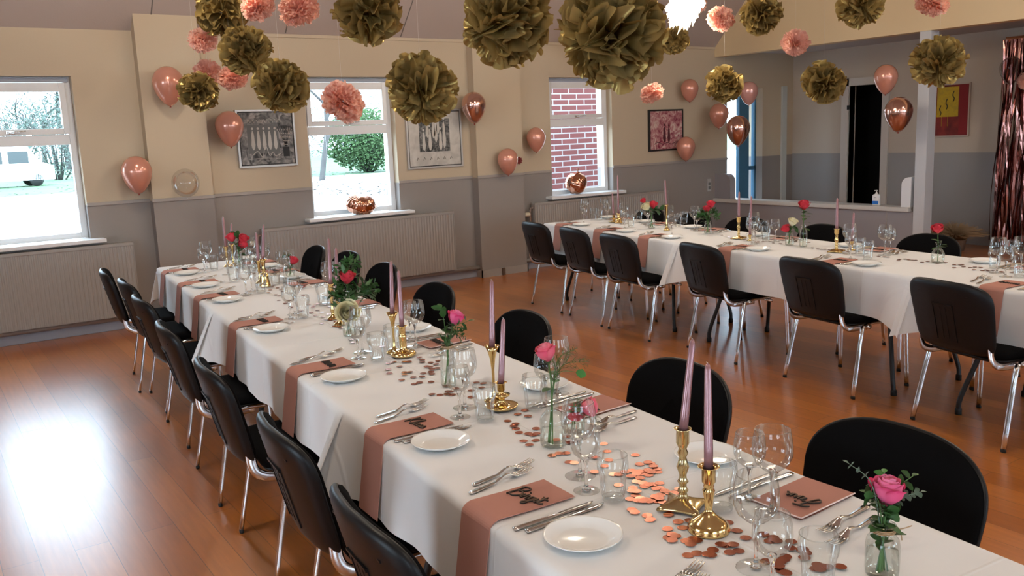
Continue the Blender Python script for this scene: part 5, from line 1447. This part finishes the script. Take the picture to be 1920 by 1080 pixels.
pl.tube(curve_pts([(-W * .28, -.0268, -H * .30), (-W * .18, -.0268, -H * .22), (-W * .10, -.0268, -H * .32), (-W * .04, -.0268, -H * .12), (W * .02, -.0268, -H * .30), (W * .08, -.0268, -H * .24), (W * .12, -.0268, -H * .31), (W * .22, -.0268, -H * .27)], 6), .0035, 5)
pl.tube(curve_pts([(-W * .34, -.0268, -H * .36), (-W * .1, -.0268, -H * .34), (W * .2, -.0268, -H * .36)], 5), .002, 5)
picture('a', X, Z, W, H, 'y', 'square black and grey picture with figures and potted branch in silver frame', M_silver, blotch('mono_canvas', (.03, .03, .03), (.16, .155, .15), (.34, .32, .30), 13, 1.4), .020, [('painted_panel', M_grey1, gr), ('pale_figures', M_pale, pl), ('dark_plant', M_ink, dk)], M_ink)
X, Z, W, H = dims_y((757, 208), (863, 202), (870, 311), (769, 318))
dk, pl, gr = MB(), MB(), MB()
gr.box((-W * .28, -.0252, -H * .22), (W * .27, -.024, H * .34))
for k, (x, z, h) in enumerate([(-.2, -.2, .38), (-.09, -.2, .45), (.02, -.06, .50), (.10, -.2, .40), (.17, -.17, .55), (-.13, .02, .36), (.06, .08, .36), (-.02, .0, .44)]): figure(pl, W * x, H * z, H * h, W * .032)
for k in range(6): x = -W * .34 + k * W * .12; dk.tube([(x, -.026, -H * .36), (x + .012, -.026, -H * .31), (x + .025, -.026, -H * .35)], .0024, 5)
picture('b', X, Z, W, H, 'y', 'square pale picture with a grey crowd of figures, half behind a pompom', M_silver, blotch('pale_canvas', (.42, .39, .35), (.50, .47, .42), (.56, .53, .48), 8, .8), .018, [('dark_ground', blotch('crowd_ground', (.02, .02, .02), (.10, .10, .095), (.24, .23, .22), 18, 1.5), gr), ('pale_figures', M_pale, pl), ('ink_print', M_ink, dk)], M_ink)
X, Z, W, H = dims_y((1218, 206), (1282, 204), (1281, 279), (1217, 286))
dk, pl = MB(), MB()
figure(dk, -W * .06, -H * .30, H * .46, W * .045); figure(dk, W * .07, -H * .30, H * .44, W * .042)
dk.tube(curve_pts([(-W * .36, -.026, -H * .33), (-W * .24, -.026, -H * .29), (-W * .1, -.026, -H * .34), (W * .02, -.026, -H * .30), (W * .14, -.026, -H * .345), (W * .26, -.026, -H * .30), (W * .36, -.026, -H * .335)], 5), .004, 5)
picture('c', X, Z, W, H, 'y', 'black framed picture of two dark figures on blotchy crimson and cream', M_blackf, blotch('crimson_canvas', (.20, .02, .05), (.44, .20, .20), (.60, .47, .40), 11, 1.8), .022, [('dark_figures', mat('maroon_ink', (.06, .008, .015), .6), dk)])
P = [on_x(*q, XB - .03) for q in ((1738, 161), (1818, 153), (1817, 256), (1733, 257))]
Yc = sum(p[1] for p in P) / 4; Zc = sum(p[2] for p in P) / 4; W = abs(P[0][1] - P[1][1] + P[3][1] - P[2][1]) / 2; H = (P[0][2] + P[1][2] - P[2][2] - P[3][2]) / 2
yl, dk, rd = MB(), MB(), MB()
yl.box((-W * .24, -.0262, -H * .12), (W * .25, -.024, H * .44))
rd.box((W * .27, -.0258, -H * .46), (W * .46, -.024, H * .46))
for x, z in ((-.16, -.02), (-.02, .10), (.13, .24)): dk.tube(curve_pts([(W * x, -.027, H * (z - .08)), (W * x + .012, -.027, H * (z - .02)), (W * x - .008, -.027, H * (z + .04)), (W * x + .008, -.027, H * (z + .12))], 4), .006, 5)
for x in (-.12, .02): yl.tube([(W * x, -.0265, -H * .12), (W * x, -.0265, -H * .30)], .003, 5)
picture('d', Yc, Zc, W, H, 'x', 'abstract dark red picture with a yellow square in the foyer', mat('pale_wood_frame', (.48, .38, .32), .5), blotch('red_canvas', (.10, .005, .006), (.17, .012, .010), (.24, .02, .012), 5, .5), .016, [('yellow_field', blotch('yellow_paint', (.42, .26, .01), (.50, .33, .012), (.40, .27, .02), 14, .6), yl), ('red_stripe', mat('deep_red_paint', (.21, .004, .008), .6), rd), ('ink_strokes', M_ink, dk)])

# ------------------------------------------------------------------ foil curtain, bits by the bar
cx = XB - .45
ya, yb = on_x(1877, 250, cx)[1], on_x(1877, 250, cx)[1] - 1.6
zt = on_x(1886, 70, cx)[2]
o = link('foil_fringe_curtain', None, None, (cx, 0, 0)); tag(o, 'shimmering rose gold foil fringe curtain hanging in the doorway', 'curtain')
mb = MB(); mb.box((-.01, yb, zt - .05), (.01, ya, zt)); link('header_strip', mb.mesh('header_strip', M_foil), o)
mb = MB(); R = random.Random(5)
for lay in range(3):
    n = 90
    for k in range(n):
        y = yb + (ya - yb) * (k + R.random()) / n; x0 = -.03 + .025 * lay; L = zt - .05 - R.uniform(.02, .18); w = R.uniform(.008, .014); ph = R.uniform(0, 6.28); tw = R.uniform(2, 6)
        q = []
        for j in range(26):
            f = j / 25; z = zt - .03 - L * f; a = ph + tw * f + .5 * math.sin(9 * f + ph)
            yy = y + .05 * f * (1 if y > (ya + yb) / 2 else -.3) + .018 * math.sin(6 * f + ph); xx = x0 + .018 * math.sin(7 * f + ph * 2)
            q += [(xx - math.sin(a) * w, yy - math.cos(a) * w, z), (xx + math.sin(a) * w, yy + math.cos(a) * w, z)]
        mb.add(q, [(2 * j, 2 * j + 1, 2 * j + 3, 2 * j + 2) for j in range(25)])
link('fringe', mb.mesh('fringe', mat('rose_foil_fringe', (.34, .16, .14), .18, 1.0)), o)

p = on_x(1643, 381, XR + .03); p[2] = .6075
o = link('pump_bottle', None, None, p, (0, 0, .15)); tag(o, 'white hand sanitizer pump bottle with blue label on the counter board', 'bottle')
mb = MB(); mb.rings([[(x, y, z) for x, y in round_rect(.058 * s, .085 * s, .022 * s, 5)] for z, s in ((.0, .92), (.004, 1), (.115, 1), (.128, .8), (.134, .42))]); link('bottle_body', mb.mesh('bottle_body', M_plastic), o)
mb = MB(); mb.lathe([(.014, .133), (.014, .150), (.006, .152), (.006, .168), (.012, .170), (.012, .178), (.001, .180)], 14); mb.box((-.045, -.007, .170), (.0, .007, .180), bev=.002); link('pump_head', mb.mesh('pump_head', M_plastic), o)
mb = MB(); mb.box((-.0305, -.036, .018), (-.0292, .036, .055)); link('blue_label', mb.mesh('blue_label', M_bluelabel), o)
mb = MB(); mb.tube([(-.030, -.012, .09), (-.030, 0, .098), (-.030, .012, .09)], .002, 5); mb.tube([(-.030, -.014, .08), (-.030, .014, .08)], .0015, 5); link('printed_mark', mb.mesh('printed_mark', M_grey1), o)

p = on_y(1329, 347, YW)
o = link('wall_socket', None, None, (p[0], YW, p[2]), (0, 0, 0)); tag(o, 'grey double wall socket plate on the dado beside the bar opening', 'socket')
mb = MB(); mb.box((-.035, -.012, -.085), (.035, 0, .085), bev=.003); link('face_plate', mb.mesh('face_plate', mat('socket_grey', (.44, .42, .42), .5)), o)
mb = MB(); mb.box((-.02, -.016, .0), (.02, -.011, .035), bev=.002); mb.box((-.02, -.016, -.06), (.02, -.011, -.015), bev=.002); link('switch_keys', mb.mesh('switch_keys', M_grey1), o)
p = on_y(944, 509, YW - .138)
mb = MB(); mb.box((-.018, -.02, -.045), (.018, 0, .045), bev=.003); tag(link('floor_socket', mb.mesh('floor_socket', mat('brown_plastic', (.10, .06, .04), .5)), None, (p[0], YW - .1375, p[2])), 'small brown outlet on the skirting of the second pillar', 'outlet')

# dried grass lying behind the chairs in the passage
b = on_x(1790, 440, 10.35); HT = float(on_x(1790, 414, 10.35)[2]); b[2] = 0
o = link('dried_grass_bundle', None, None, b); tag(o, 'wide nest of dried straw coloured grass behind the last bar side chair', 'dried grass')
pot = MB(); pot.lathe([(.001, 0), (.11, 0), (.13, HT * .35), (.14, HT * .38), (.125, HT * .38), (.10, .02), (.001, .02)], 24); link('pot', pot.mesh('pot', mat('clay_pot', (.22, .15, .11), .8)), o)
mb = MB(); R = random.Random(8)
for k in range(420):
    a = R.uniform(0, 6.28); le = R.uniform(.15, 1.0); zz = HT * (1.02 - .45 * le ** 1.5) * R.uniform(.85, 1)
    mb.tube([(math.cos(a) * .05, math.sin(a) * .05, HT * .3), (math.cos(a) * .22 * le, math.sin(a) * .22 * le, (HT * .3 + zz) * .62), (math.cos(a) * .42 * le, math.sin(a) * .42 * le, zz)], [.003, .004, .002], 4)
link('grass_stalks', mb.mesh('grass_stalks', M_straw), o)

# ------------------------------------------------------------------ lamps
def pendant(x, y, z, k):
    o = link('pendant_lamp', None, None, (x, y, z)); tag(o, 'white dome pendant lamp hanging from the ceiling, %s of eight' % ORD[k], 'lamp', 'pendant lamps')
    mb = MB(); pr = [(.03, .20), (.08, .19), (.17, .13), (.20, .03), (.205, 0.0), (.195, .0), (.165, .12), (.075, .18), (.03, .185)]; mb.lathe(pr, 28); link('lamp_shade', mb.mesh('lamp_shade', M_lampshade), o)
    mb = MB(); mb.tube([(0, 0, .18), (0, 0, (ceil_z(y) - z) * .6), (0, 0, ceil_z(y) - z)], .004, 6); link('cord', mb.mesh('cord', M_cord), o)
    mb = MB(); mb.lathe([(.001, .02), (.03, .03), (.042, .06), (.035, .10), (.018, .14), (.015, .17)], 16); link('bulb', mb.mesh('bulb', M_bulb), o)
    ld = bpy.data.lights.new('lamp_light', 'POINT'); ld.energy = LAMP_POWER; ld.color = LAMP_COL; ld.shadow_soft_size = .07
    lo = bpy.data.objects.new('lamp_light', ld); COL.objects.link(lo); lo.location = (0, 0, -.06); lo.parent = o
for k, (x, y) in enumerate(LAMP_SPOTS): pendant(x, y, LAMP_Z, k)
# lit white paper lamp between the pompoms
p = dist(1288, -2, 7.5)
o = link('paper_lamp', None, None, p); tag(o, 'glowing white shredded paper lamp hanging above the red and white picture', 'lamp')
c = link('lit_paper', build_pom(77, 18, 30, .18, 120, 5, .12, .22).mesh('lit_paper', mat('lit_paper', (.9, .88, .82), .8, emit=(1.0, .86, .66), estr=5.0)), o); c.scale = (.16, .16, .29); c.rotation_euler = (.2, .3, 0)
hang_thread(o, p, 'lamp_cord')
ld = bpy.data.lights.new('lamp_light', 'POINT'); ld.energy = 30; ld.color = LAMP_COL; ld.shadow_soft_size = .2
lo = bpy.data.objects.new('lamp_light', ld); COL.objects.link(lo); lo.location = (0, 0, -.32); lo.parent = o
